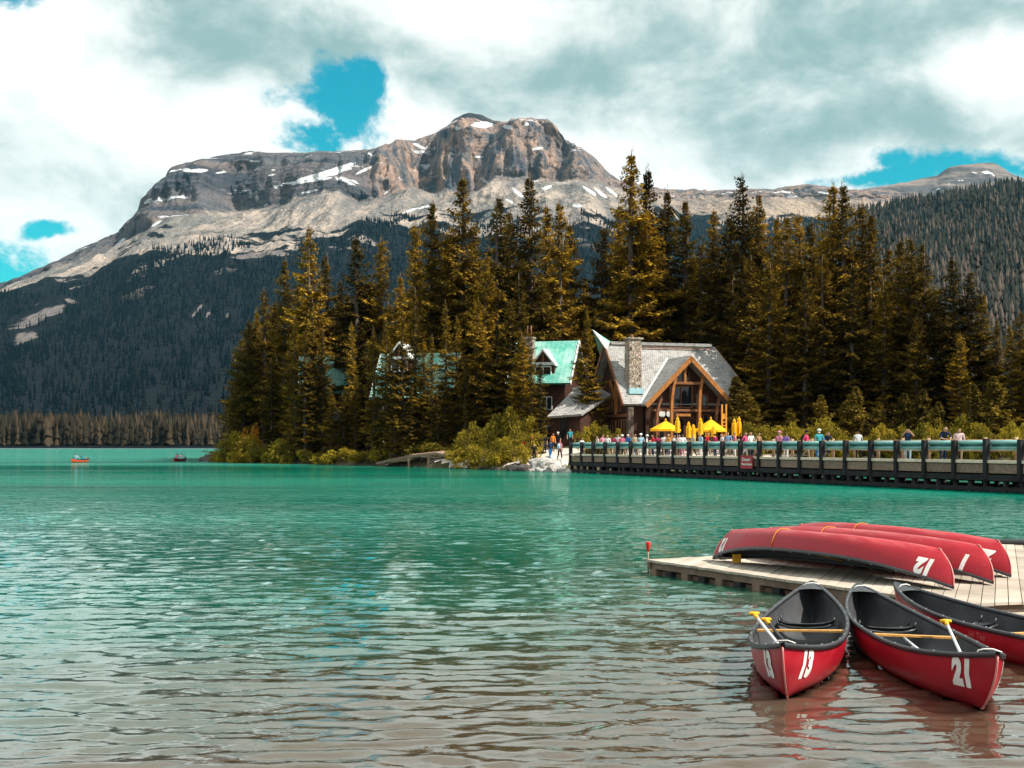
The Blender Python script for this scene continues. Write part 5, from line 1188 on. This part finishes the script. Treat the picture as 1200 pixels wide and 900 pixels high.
more = [(744, 2.9, 'stand', KHAKI, NAVY, 'brown', 'person in a khaki shirt between the pale blue and the strong blue jackets'), (778, 3.0, 'walk', WHITE, BLACK, 'dark', 'person in a white blouse on the bridge under the open parasol edge'), (783, 1.5, 'stand', (.62, .3, .1), NAVY, 'fair', 'person in a tan orange shirt on the bridge below the open parasol'), (790, 2.2, 'stand', GREY, KHAKI, 'dark', 'person in a grey shirt on the bridge before the tall folded parasol'),
        (812, 2.2, 'walk', (.5, .42, .3), BLACK, 'brown', 'person in a beige shirt walking past the short folded parasols'), (846, 2.9, 'stand', WHITE, GREY, 'fair', 'fair haired person in white right below the totem sign'), (853, 1.8, 'walk', (.2, .3, .5), KHAKI, 'dark', 'person in slate blue walking just past the totem sign'), (861, 2.8, 'stand', PINK, WHITE, 'brown', 'person in pink below the pair of folded parasols'),
        (880, 2.6, 'stand', WHITE, NAVY, 'fair', 'person in white beside the raspberry top by the danger sign'), (889, 3.0, 'walk', (.35, .2, .12), BLACK, 'dark', 'person in brown walking just past the danger sign'), (700, 2.2, 'walk', (.62, .5, .45), BLACK, 'dark', 'person in a sand coloured top at the very start of the bridge'), (724, 3.0, 'stand', WHITE, NAVY, 'dark', 'dark haired person in white beside the wine coloured top')]
for px, off, pose, top, legs, hair, lab in more: on_bridge(px, off, rp_.uniform(0, 360), pose, top, legs, hair, lab, h=rp_.uniform(.94, 1.04))
on_land(682, 104, 40, 'stand', WHITE, REDC, 'brown', 'person in a white shirt and red trousers by the round bush')
on_land(626, 104.6, 170, 'stand', BLACK, BLACK, 'bald', 'person dressed in black standing above the pale boulders')
on_land(645, 103.6, 200, 'walk', NAVY, BLUE, 'dark', 'person in a navy coat and blue jeans on the gravel path')
on_land(656, 102.8, 150, 'walk', (.55, .2, .25), BLACK, 'red', 'person with a red cap and a light blue bag on the gravel path', pack=LBLUE)
on_land(613, 110, 20, 'stand', REDC, WHITE, 'white', 'person in a red top and white trousers beside the tall bush')
on_land(623, 111, 10, 'walk', BLACK, BLACK, 'red', 'person in dark clothes with a red hat beside the slender spruce', hat=REDC)
on_land(638, 112, 0, 'stand', BLACK, NAVY, 'fair', 'fair haired person in black near the lodge wing door')
on_land(648, 113, 30, 'stand', ORNG, BLACK, 'fair', 'person in an orange shirt near the lodge wing')
on_land(654, 115, 340, 'stand', BLACK, BLACK, 'white', 'person in black with a white hat at the lodge wing', hat=WHITE)
on_land(668, 117, 0, 'stand', TEAL, BLACK, 'dark', 'person in a teal shirt in the doorway of the lodge wing', h=1.03)
for px, Y, t_, l_ in ((780, 109.2, WHITE, 'seated diner in a white shirt under the open parasol'), (788, 109.5, ORNG, 'seated diner in an orange shirt at a terrace table'), (845, 108.2, KHAKI, 'seated diner in khaki at the table below the totem sign'), (855, 108.4, WHITE, 'seated diner in white beside the totem sign'), (867, 108, (.3, .45, .5), 'seated diner in grey blue below the pair of folded parasols'), (806, 110, GREY, 'seated diner in grey behind the two short folded parasols')):
    x = (px - 600) / F * Y
    person((x, Y, gz(x, Y) + .09 - .34), rp_.uniform(-60, 60), 'sit', t_, NAVY, rp_.choice(['dark', 'brown', 'fair']), l_)

# ================================================================== canoes
m, T = base_mat('red_hull')
co = T.node('ShaderNodeTexCoord').outputs['Object']; oi = T.node('ShaderNodeObjectInfo').outputs['Random']
cv = T.vmath('ADD', co, T.vscale(T.node('ShaderNodeCombineXYZ', {0: oi, 1: oi, 2: oi}).outputs[0], (37, 11, 5)))
fade = T.smooth(T.noise(T.vscale(cv, (0.8, 2.0, 2.5)), 1.0, 5.0, 0.6), 0.35, 0.75)
scr = T.smooth(T.noise(T.vscale(cv, (2.0, 26.0, 42.0)), 1.0, 5.0, 0.7), 0.60, 0.72)
blot = T.smooth(T.noise(cv, 2.2, 4.0, 0.6), 0.45, 0.7)
hc = T.mix(fade, (0.30, 0.004, 0.014), (0.41, 0.014, 0.026)); hc = T.mix(T.math('MULTIPLY', T.math('MULTIPLY', scr, blot), 0.5), hc, (0.58, 0.26, 0.24))
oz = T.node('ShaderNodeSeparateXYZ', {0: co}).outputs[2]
keel = T.math('MULTIPLY', T.smooth(oz, 0.02, 0.17, 1.0, 0.0), T.smooth(T.noise(T.vscale(cv, (1.5, 7.0, 7.0)), 1.0, 6.0, 0.65), 0.40, 0.66))  # paler, scuffed towards the keel; partly a sun highlight put into the colour
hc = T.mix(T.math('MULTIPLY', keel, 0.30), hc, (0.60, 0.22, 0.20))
M_cred = finish(m, T, hc, T.math('ADD', 0.34, T.math('MULTIPLY', fade, 0.2)), 0.4, scr, 0.08, 0.004)
M_cin = mottled('charcoal_inside', (0.030, 0.031, 0.036), (0.060, 0.062, 0.068), 3.0, 0.55, 0.4, 0.1)
M_vinyl = mottled('black_vinyl', (0.018, 0.019, 0.022), (0.035, 0.037, 0.042), 4.0, 0.38, 0.5, 0.1)
M_ash = mottled('ash_wood', (0.50, 0.24, 0.055), (0.66, 0.36, 0.10), 3.0, 0.5, 0.4, 0.1, (1, 8, 8))
M_stem = mottled('pale_stem_band', (0.60, 0.22, 0.20), (0.70, 0.32, 0.29), 3.0, 0.5)
M_num = mottled('number_white', (0.70, 0.68, 0.64), (0.82, 0.81, 0.78), 9.0, 0.6)
M_rope = mottled('orange_rope', (0.62, 0.22, 0.02), (0.75, 0.32, 0.04), 20.0, 0.9)
M_rivet = mottled('rivet', (0.6, 0.6, 0.6), (0.8, 0.8, 0.8), 3.0, 0.3, metal=.6)
A = CANOE_A
def hull_pt(s, t, side, inset=0.0):
    q = abs(s)
    b = 0.455 * max(0.0, 1 - q ** 2.35) ** 0.86 - inset
    zs = 0.350 + 0.205 * q ** 2.6; zk = 0.088 * q ** 4 + inset * 1.6
    p = 0.52 + 0.85 * q ** 3; g = 2.5 - 1.45 * q ** 2.2
    x = A * s * (1 - 0.12 * (1 - t) ** 2.0 * q ** 9)
    if inset: x *= 1 - 0.004 * q
    return Vector((x, side * max(b, 0.0 if not inset else .002) * math.sin(t * math.pi / 2) ** p, zk + (zs - inset * .0 - zk) * t ** g))
def hull_mesh(name, mat, inset, flip):
    ns, nt = 61, 11; SS = [math.sin((i / (ns - 1) * 2 - 1) * math.pi / 2 * .995) / math.sin(math.pi / 2 * .995) for i in range(ns)]
    cols = [(-1, nt - 1 - j) for j in range(nt)] + [(1, j) for j in range(1, nt)]
    v = [hull_pt(s, j / (nt - 1), sd_, inset) for s in SS for sd_, j in cols]; k = len(cols)
    f = [(i * k + j, i * k + j + 1, (i + 1) * k + j + 1, (i + 1) * k + j) for i in range(ns - 1) for j in range(k - 1)]
    if flip: f = [q[::-1] for q in f]
    me = bpy.data.meshes.new(name); me.from_pydata(v, [], f); me.polygons.foreach_set('use_smooth', [True] * len(f)); me.materials.append(mat); me.update(); return me
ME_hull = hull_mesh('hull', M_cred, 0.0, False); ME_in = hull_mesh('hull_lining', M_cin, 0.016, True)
def hull_at(x, z):
    """half breadth of the outside at local x, z"""
    lo, hi = 0.0, 1.0
    for _ in range(26):
        t = (lo + hi) / 2; s = x / A
        for _ in range(12): s = max(-1, min(1, x / (A * (1 - 0.12 * (1 - t) ** 2.0 * abs(s) ** 9))))
        if hull_pt(s, t, 1).z < z: lo = t
        else: hi = t
    return hull_pt(s, t, 1).y
def number_mesh(txt, end, side, h=.215, x0=2.07, zc=.33):
    me = text_mesh(txt, h * 1.38, .18, .020); bm = bmesh.new(); bm.from_mesh(me)
    bmesh.ops.triangulate(bm, faces=bm.faces); bmesh.ops.subdivide_edges(bm, edges=bm.edges, cuts=1, use_grid_fill=True)
    for v in bm.verts:
        tx, ty = v.co.x * .78, v.co.y
        x = end * x0 - side * tx; z = zc + ty + .05 * (abs(x) - x0)
        v.co = (x, side * (hull_at(x, z) + .006), z)
    if side > 0 or True: bmesh.ops.recalc_face_normals(bm, faces=bm.faces)
    bm.to_mesh(me); bm.free(); me.materials.clear(); me.materials.append(M_num); return me
def gun_pts(side, lift=.004, n=40):
    return [hull_pt(math.sin((i / n * 2 - 1) * math.pi / 2), 1.0, side) + Vector((0, side * .004, lift)) for i in range(n + 1)]
ME_gun = {}
for sd_ in (-1, 1):
    P_ = gun_pts(sd_); v = []; f = []
    prof = [(-.024, -.020), (-.024, .012), (-.012, .020), (.010, .020), (.018, .010), (.018, -.024)]
    for p in P_:
        for a, b in prof: v.append((p.x, p.y + sd_ * a, p.z + b))
    k = len(prof)
    for i in range(len(P_) - 1):
        for j in range(k): f.append((i * k + j, i * k + (j + 1) % k, (i + 1) * k + (j + 1) % k, (i + 1) * k + j))
    me = bpy.data.meshes.new('gunwale'); me.from_pydata(v, [], f); me.materials.append(M_vinyl); me.polygons.foreach_set('use_smooth', [True] * len(f)); me.update(); ME_gun[sd_] = me
def deck_mesh(end):
    mb = MB(); v = []; ss = [.865, .90, .93, .96, .985, .998]
    for s in ss:
        for q in (-1, -.4, 0, .4, 1): p = hull_pt(end * s, 1, 1); v.append((p.x, q * p.y, p.z + .012 + .012 * (1 - q * q)))
    mb.add(v, [(i * 5 + j, i * 5 + j + 1, (i + 1) * 5 + j + 1, (i + 1) * 5 + j) for i in range(len(ss) - 1) for j in range(4)], 0, True); return mb.mesh('deck_plate', M_vinyl)
ME_deck = {e: deck_mesh(e) for e in (-1, 1)}
def seat_mesh(s0, z=.235):
    w = hull_pt(s0, .62, 1).y - .045; x0 = s0 * A; mb = MB(); v = []; nx, ny = 7, 11
    for i in range(nx):
        for j in range(ny):
            a, b = i / (nx - 1) * 2 - 1, j / (ny - 1) * 2 - 1
            zz = z - .028 * (1 - b * b) * (1 - .5 * a * a) + .03 * max(0, abs(b) - .7) / .3 + .035 * max(0, -a * (1 if s0 < 0 else -1) * -1 - .55) / .45
            v.append((x0 + a * .145, b * w, zz))
    mb.add(v, [(i * ny + j, i * ny + j + 1, (i + 1) * ny + j + 1, (i + 1) * ny + j) for i in range(nx - 1) for j in range(ny - 1)], 0, True)
    for a in (-1, 1): mb.tube([(x0 + a * .145, -w, z + .02), (x0 + a * .145, -w * .6, z - .015), (x0 + a * .145, 0, z - .03), (x0 + a * .145, w * .6, z - .015), (x0 + a * .145, w, z + .02)], .014, 6)
    for b in (-1, 1): mb.tube([(x0 - .12, b * w * .92, z), (x0 - .12, b * w * .98, z + .09)], .01, 5); mb.tube([(x0 + .12, b * w * .92, z), (x0 + .12, b * w * .98, z + .09)], .01, 5)
    return mb.mesh('seat', M_vinyl)
ME_seat = [seat_mesh(-.46), seat_mesh(.60, .25)]
def thwart_mesh(s0, dip=.0):
    p = hull_pt(s0, 1, 1); w = p.y; mb = MB(); v = []; n = 9
    for i in range(n):
        b = i / (n - 1) * 2 - 1; hw = .026 + .018 * abs(b) ** 2
        for dx, dz in ((-hw, 0), (hw, 0), (hw, -.02), (-hw, -.02)): v.append((p.x + dx, b * w, p.z - .022 + dz))
    mb.add(v, [(i * 4 + j, i * 4 + (j + 1) % 4, (i + 1) * 4 + (j + 1) % 4, (i + 1) * 4 + j) for i in range(n - 1) for j in range(4)]); return mb.mesh('thwart', M_ash)
ME_thw = [thwart_mesh(-.02)]
def stem_mesh(end):
    pts = [hull_pt(end, t, 1) + Vector((end * .004, 0, 0)) for t in np.linspace(0, .97, 12)]
    pts = [hull_pt(end * .9, 0, 1) - Vector((0, 0, .004)), hull_pt(end * .95, 0, 1) - Vector((0, 0, .004))] + pts
    return MB().tube(pts, .0085, 6).mesh('stem_band', M_stem)
ME_stem = {e: stem_mesh(e) for e in (-1, 1)}
mb = MB()
for sd_ in (-1, 1):
    for s in np.linspace(-.85, .85, 12): p = hull_pt(s, 1, sd_); mb.box((p.x, p.y, p.z + .026), (.014, .014, .006))
ME_riv = mb.mesh('rivet_row', M_rivet)
def rope_mesh(end, seed):
    r = random.Random(seed); p = hull_pt(end * .93, 1, 1); pts = [(p.x - end * .06 * 0, p.y, p.z + .03), (p.x - end * .02, p.y * .3, p.z + .05), (p.x - end * .03, -p.y * .5, p.z + .045), (p.x - end * .05, -p.y * .9, p.z + .03), (p.x - end * .03, -p.y * 1.02, p.z - .01)]
    return MB().tube(pts, .006, 5).mesh('painter_rope', M_num)
ME_rope = {e: rope_mesh(e, 3) for e in (-1, 1)}
def strap_mesh(s0, mat=None):
    pts = []
    for t in np.linspace(1.0, .0, 9): p = hull_pt(s0, t, 1); pts.append(p + Vector((0, .008, -.008)))
    for t in np.linspace(.1, 1.0, 9): p = hull_pt(s0 - .02, t, -1); pts.append(p + Vector((0, -.008, -.008)))
    return MB().tube(pts, .0065, 5).mesh('strap', M_rope)
def canoe(number, loc, rot, label, strap=None, plain=False):
    e = empty('canoe', loc); e.rotation_euler = rot; tag(e, label, 'canoe')
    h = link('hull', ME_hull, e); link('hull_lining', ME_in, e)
    for sd_ in (-1, 1): g_ = link('gunwale', ME_gun[sd_], e)
    for en in (-1, 1): link('deck_plate', ME_deck[en], e); link('stem_band', ME_stem[en], h); link('painter_rope', ME_rope[en], e)
    for k in ME_seat: link('seat', k, e)
    for k in ME_thw: link('thwart', k, e)
    link('rivet_row', ME_riv, e)
    if number:
        for en in (-1, 1):
            for sd_ in (-1, 1): link('number', number_mesh(number, en, sd_), h)
    if strap is not None: link('strap', strap_mesh(strap), e)
    return e
def afloat(key, number, label, roll=0):
    b, s = (Vector(p) for p in FLOAT[key]); c = (b + s) / 2; a = math.atan2(b.y - s.y, b.x - s.x)
    return canoe(number, (c.x, c.y, -CANOE_DRAFT), (R(roll), 0, a), label)
afloat('13', '13', 'red canoe marked 13 floating with its bow towards the shore', 2)
afloat('21', '21', 'red canoe marked 21 floating beside the canoe marked 13', -2)
c8 = afloat('8', None, 'red canoe floating beside canoe 21, without a number on its side')
ROLL = -14
def overturned(number, tipA, tipB, label, strap, roll=0):
    """tips (x, y) of the bow and stern, hull upwards on the dock"""
    b, s = Vector(tipA), Vector(tipB); c = (b + s) / 2; a = math.atan2(b.y - s.y, b.x - s.x)
    e = canoe(number, (c.x, c.y, ZD + .578), (0, 0, 0), label, strap)
    e.rotation_mode = 'XYZ'; e.rotation_euler = (Matrix.Rotation(a, 3, 'Z') @ Matrix.Rotation(math.pi + R(roll), 3, 'X')).to_euler()
    return e
overturned('12', (5.93, 16.28), (3.47, 20.50), 'overturned red canoe marked 12 lying at the dock edge', -.26, ROLL)
overturned('1', (6.68, 16.85), (4.22, 21.08), 'overturned red canoe marked 1 lying between canoes 12 and 22', -.2, ROLL)
overturned('22', (7.28, 17.72), (4.98, 22.04), 'overturned red canoe marked 22 lying behind canoe 1', -.15, ROLL)
# lettering on the side of the unnumbered canoe
me = text_mesh('Hi Tea', .10, .25, 0.0); bm = bmesh.new(); bm.from_mesh(me)
for v in bm.verts:
    x = -.35 + v.co.x; z = .26 + v.co.y; v.co = (x, -(hull_at(x, z) + .005), z)
bm.to_mesh(me); bm.free(); me.materials.clear(); me.materials.append(mottled('faded_marker', (.50, .10, .10), (.60, .18, .17), 9.0)); link('lettering', me, c8)

# ---- paddles
M_py = mottled('yellow_plastic', (0.72, 0.36, 0.01), (0.82, 0.44, 0.02), 5.0, 0.4)
M_shaft = mottled('aluminium_shaft', (0.62, 0.62, 0.62), (0.74, 0.74, 0.74), 5.0, 0.35, metal=.2)
def paddle(p0, p1, label, shaft=M_shaft, blade=M_py, group=None):
    p0, p1 = Vector(p0), Vector(p1); d = p1 - p0; Lp = d.length; e = empty('paddle', p0); e.rotation_mode = 'QUATERNION'; e.rotation_quaternion = d.to_track_quat('X', 'Z'); tag(e, label, 'paddle', group)
    MB().tube([(0.02, 0, 0), (Lp - .42, 0, 0)], .0155, 8).build('shaft', shaft, e)
    mb = MB(); mb.tube([(0, -.055, 0), (0, 0, .004), (0, .055, 0)], [.016, .02, .016], 8); mb.tube([(0, 0, 0), (.11, 0, 0)], [.024, .019], 8); mb.build('grip', blade, e)
    mb = MB(); st = [(0, .02, .018), (.08, .045, .014), (.16, .09, .010), (.30, .10, .008), (.42, .092, .006), (.46, .05, .005)]; v = []
    for x, w, th in st:
        for a, b in ((-1, 0), (0, 1), (1, 0), (0, -1)): v.append((Lp - .46 + x, a * w, b * th))
    mb.add(v, [(i * 4 + j, i * 4 + (j + 1) % 4, (i + 1) * 4 + (j + 1) % 4, (i + 1) * 4 + j) for i in range(len(st) - 1) for j in range(4)] + [(3, 2, 1, 0), (20, 21, 22, 23)], 0, True); mb.build('blade', blade, e)
paddle((2.46, 12.50, .44), (2.68, 11.35, .03), 'yellow gripped paddle with a pale shaft propped in canoe 13')
paddle((2.58, 12.50, .38), (2.78, 11.38, .03), 'black paddle propped beside the yellow one in canoe 13', M_vinyl, M_py)
paddle((4.27, 12.10, .42), (4.06, 10.72, .02), 'yellow gripped paddle with a white shaft leaning on the rim of canoe 21')
paddle((4.20, 13.30, .10), (4.12, 11.95, .03), 'pale paddle lying on the floor of canoe 21', M_shaft, M_vinyl)

# ================================================================== dock
M_board = mottled('dock_board', (0.30, 0.255, 0.205), (0.47, 0.41, 0.345), 1.0, 0.9, 0.15, 0.35, (1, 1, 1), rnd=.14)
M_beam = mottled('wet_beam', (0.10, 0.065, 0.045), (0.21, 0.14, 0.10), 2.5, 0.75, 0.3, 0.5)
dock = empty('dock', (DA.x, DA.y, 0)); tag(dock, 'low wooden boat dock of pale boards carrying the overturned canoes', 'dock')
POLY = [DA, DB, DC, DD]
def clip(poly, n, d):
    out = []
    for i in range(len(poly)):
        a, b = poly[i], poly[(i + 1) % len(poly)]; da, db = a.dot(n) - d, b.dot(n) - d
        if da >= 0: out.append(a)
        if da * db < 0: out.append(a.lerp(b, da / (da - db)))
    return out
bdir = Vector((.37, .929)).normalized(); bnn = Vector((bdir.y, -bdir.x))
ds = [p.dot(bnn) for p in POLY]; k = min(ds) + .002; rb = random.Random(9)
while k < max(ds):
    q = clip(clip(POLY, bnn, k), -bnn, -(k + .146)); k += .156
    if len(q) > 2:
        z = ZD + rb.uniform(-.004, .004)
        MB().slab([(p.x - DA.x, p.y - DA.y, z) for p in q], .038).build('board', M_board, dock)
def edge_beam(a, b, z, w, h, mat, inset=.06, nm='rim_beam'):
    c = sum(POLY, Vector((0, 0))) / 4; n = Vector(((b - a).y, -(b - a).x)).normalized(); n = n if n.dot(c - a) > 0 else -n
    a2, b2 = a + n * inset - DA, b + n * inset - DA
    MB().beam((a2.x, a2.y, z), (b2.x, b2.y, z), w, h).build(nm, mat, dock)
for a, b in ((DA, DB), (DB, DC), (DC, DD), (DD, DA)):
    edge_beam(a, b, ZD - .095, .07, .10, M_beam, .07); edge_beam(a, b, ZD - .24, .16, .12, M_beam, .20, 'float_beam')
    edge_beam(a, b, ZD - .45, .14, .22, M_dark, .55, 'float_beam')
nj = 15; d = DB - DA; nn = Vector((-d.y, d.x)).normalized(); nn = nn if nn.x > 0 else -nn
for i in range(nj):
    p = d * ((i + .35) / nj) + nn * .10
    MB().box((p.x, p.y, ZD - .20), (.16, .16, .11), Matrix.Rotation(math.atan2(d.y, d.x), 3, 'Z')).build('joist_end', M_dark if i % 2 else M_beam, dock)
# lower landing step at the end towards the beach
st = empty('landing_step', (DB.x, DB.y, 0)); tag(st, 'low pale landing step along the shore end of the dock', 'step')
dd = (DC - DB).normalized(); nb_ = Vector((dd.y, -dd.x)); nb_ = nb_ if nb_.y < 0 else -nb_
for j in range(3):
    for i in range(4):
        o_ = nb_ * (.10 + .19 * j) + dd * (1.1 + i * 1.9)
        MB().box((o_.x, o_.y, .09 - .01 * j), (1.88, .18, .05), Matrix.Rotation(math.atan2(dd.y, dd.x), 3, 'Z')).build('board', M_board, st)
for i in range(4):
    o_ = nb_ * .3 + dd * (.6 + i * 2.2); MB().box((o_.x, o_.y, -.12), (.12, .5, .34), Matrix.Rotation(math.atan2(dd.y, dd.x), 3, 'Z')).build('bearer', M_beam, st)
# marker post at the dock corner
mk = empty('marker_post', (DA.x + .03, DA.y + .0, ZD)); tag(mk, 'thin marker post with a red cap at the dock corner', 'post')
M_mred = mottled('marker_red', (.45, .02, .02), (.6, .04, .03), 5.0, .5)
MB().tube([(0, -.03, -.22), (0, -.03, .15)], .012, 8).build('pole', M_pole, mk)
MB().tube([(0, -.03, .13), (0, -.03, .16), (0, -.03, .28), (0, -.03, .295)], [.012, .026, .046, .040], 10).build('cap', M_mred, mk)
fb = MB().box((0, 0, .07), (.13, .10, .14)).build('foam_block', M_py, None, (3.66, 20.02, ZD + .002)); tag(fb, 'small yellow foam block under the edge of canoe 12', 'block')
hs = MB().tube([(7.6, 24.55, ZD + .05), (8.3, 24.2, ZD + .06), (9.2, 23.9, ZD + .05), (10.6, 23.3, ZD + .05), (12.2, 23.0, ZD + .05)], .05, 8).build('mooring_pipe', M_vinyl); tag(hs, 'dark pipe lying across the dock boards behind canoe 22', 'pipe')

# ---- two canoes far out on the lake
M_kor = mottled('orange_hull', (.52, .07, .03), (.60, .10, .04), 3.0, .4)
def far_canoe(px, py, heading, hullm, tops, label, grp):
    Yk = CAMH * F / (py - HOR); x = (px - 600) / F * Yk
    e = empty('rowed_canoe', (x, Yk, -.05), R(heading)); tag(e, label, 'canoe')
    me = ME_hull.copy(); me.materials.clear(); me.materials.append(hullm); link('hull', me, e); link('hull_lining', ME_in, e)
    for sd_ in (-1, 1): link('gunwale', ME_gun[sd_], e)
    for k in ME_seat: link('seat', k, e)
    for i, (t_, s0, lab) in enumerate(tops):
        d = Vector((math.cos(R(heading)), math.sin(R(heading)), 0)); p = Vector((x, Yk, 0)) + d * s0
        person((p.x, p.y, -.05 + .27 - .80), heading + 90, 'paddle', t_, NAVY, 'dark', lab, hat=None)
        fw = Vector((x, Yk, 0)) + d * (s0 + .42)
        sdv = Vector((-d.y, d.x, 0)) * (1 if i else -1)
        paddle(fw - sdv * .1 + Vector((0, 0, 1.0)), fw + sdv * 1.15 + Vector((0, 0, .12)), 'dark paddle held by ' + lab.replace('paddler', 'the paddler'), M_vinyl, M_vinyl)
far_canoe(94, 541.8, 83, M_kor, [(TEAL, .5, 'paddler in teal in the orange canoe'), (LBLUE, -1.2, 'paddler in light blue in the orange canoe')], 'small orange canoe with two paddlers far out on the lake', 'far')
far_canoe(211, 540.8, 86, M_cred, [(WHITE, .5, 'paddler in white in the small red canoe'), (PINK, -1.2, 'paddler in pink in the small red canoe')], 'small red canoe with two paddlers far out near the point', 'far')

# ================================================================== haze
m = bpy.data.materials.new('haze'); m.use_nodes = True; m.node_tree.nodes.clear(); T = NT(m.node_tree)
pv = T.node('ShaderNodeVolumePrincipled', {'Color': (0.26, 0.72, 1.0, 1), 'Density': 0.000013, 'Anisotropy': 0.0})
T.l.new(pv.outputs[0], T.node('ShaderNodeOutputMaterial').inputs['Volume'])
hz = MB().box((0, 6000, 1096), (26000, 20000, 2200)).build('haze', m); tag(hz, kind='stuff')
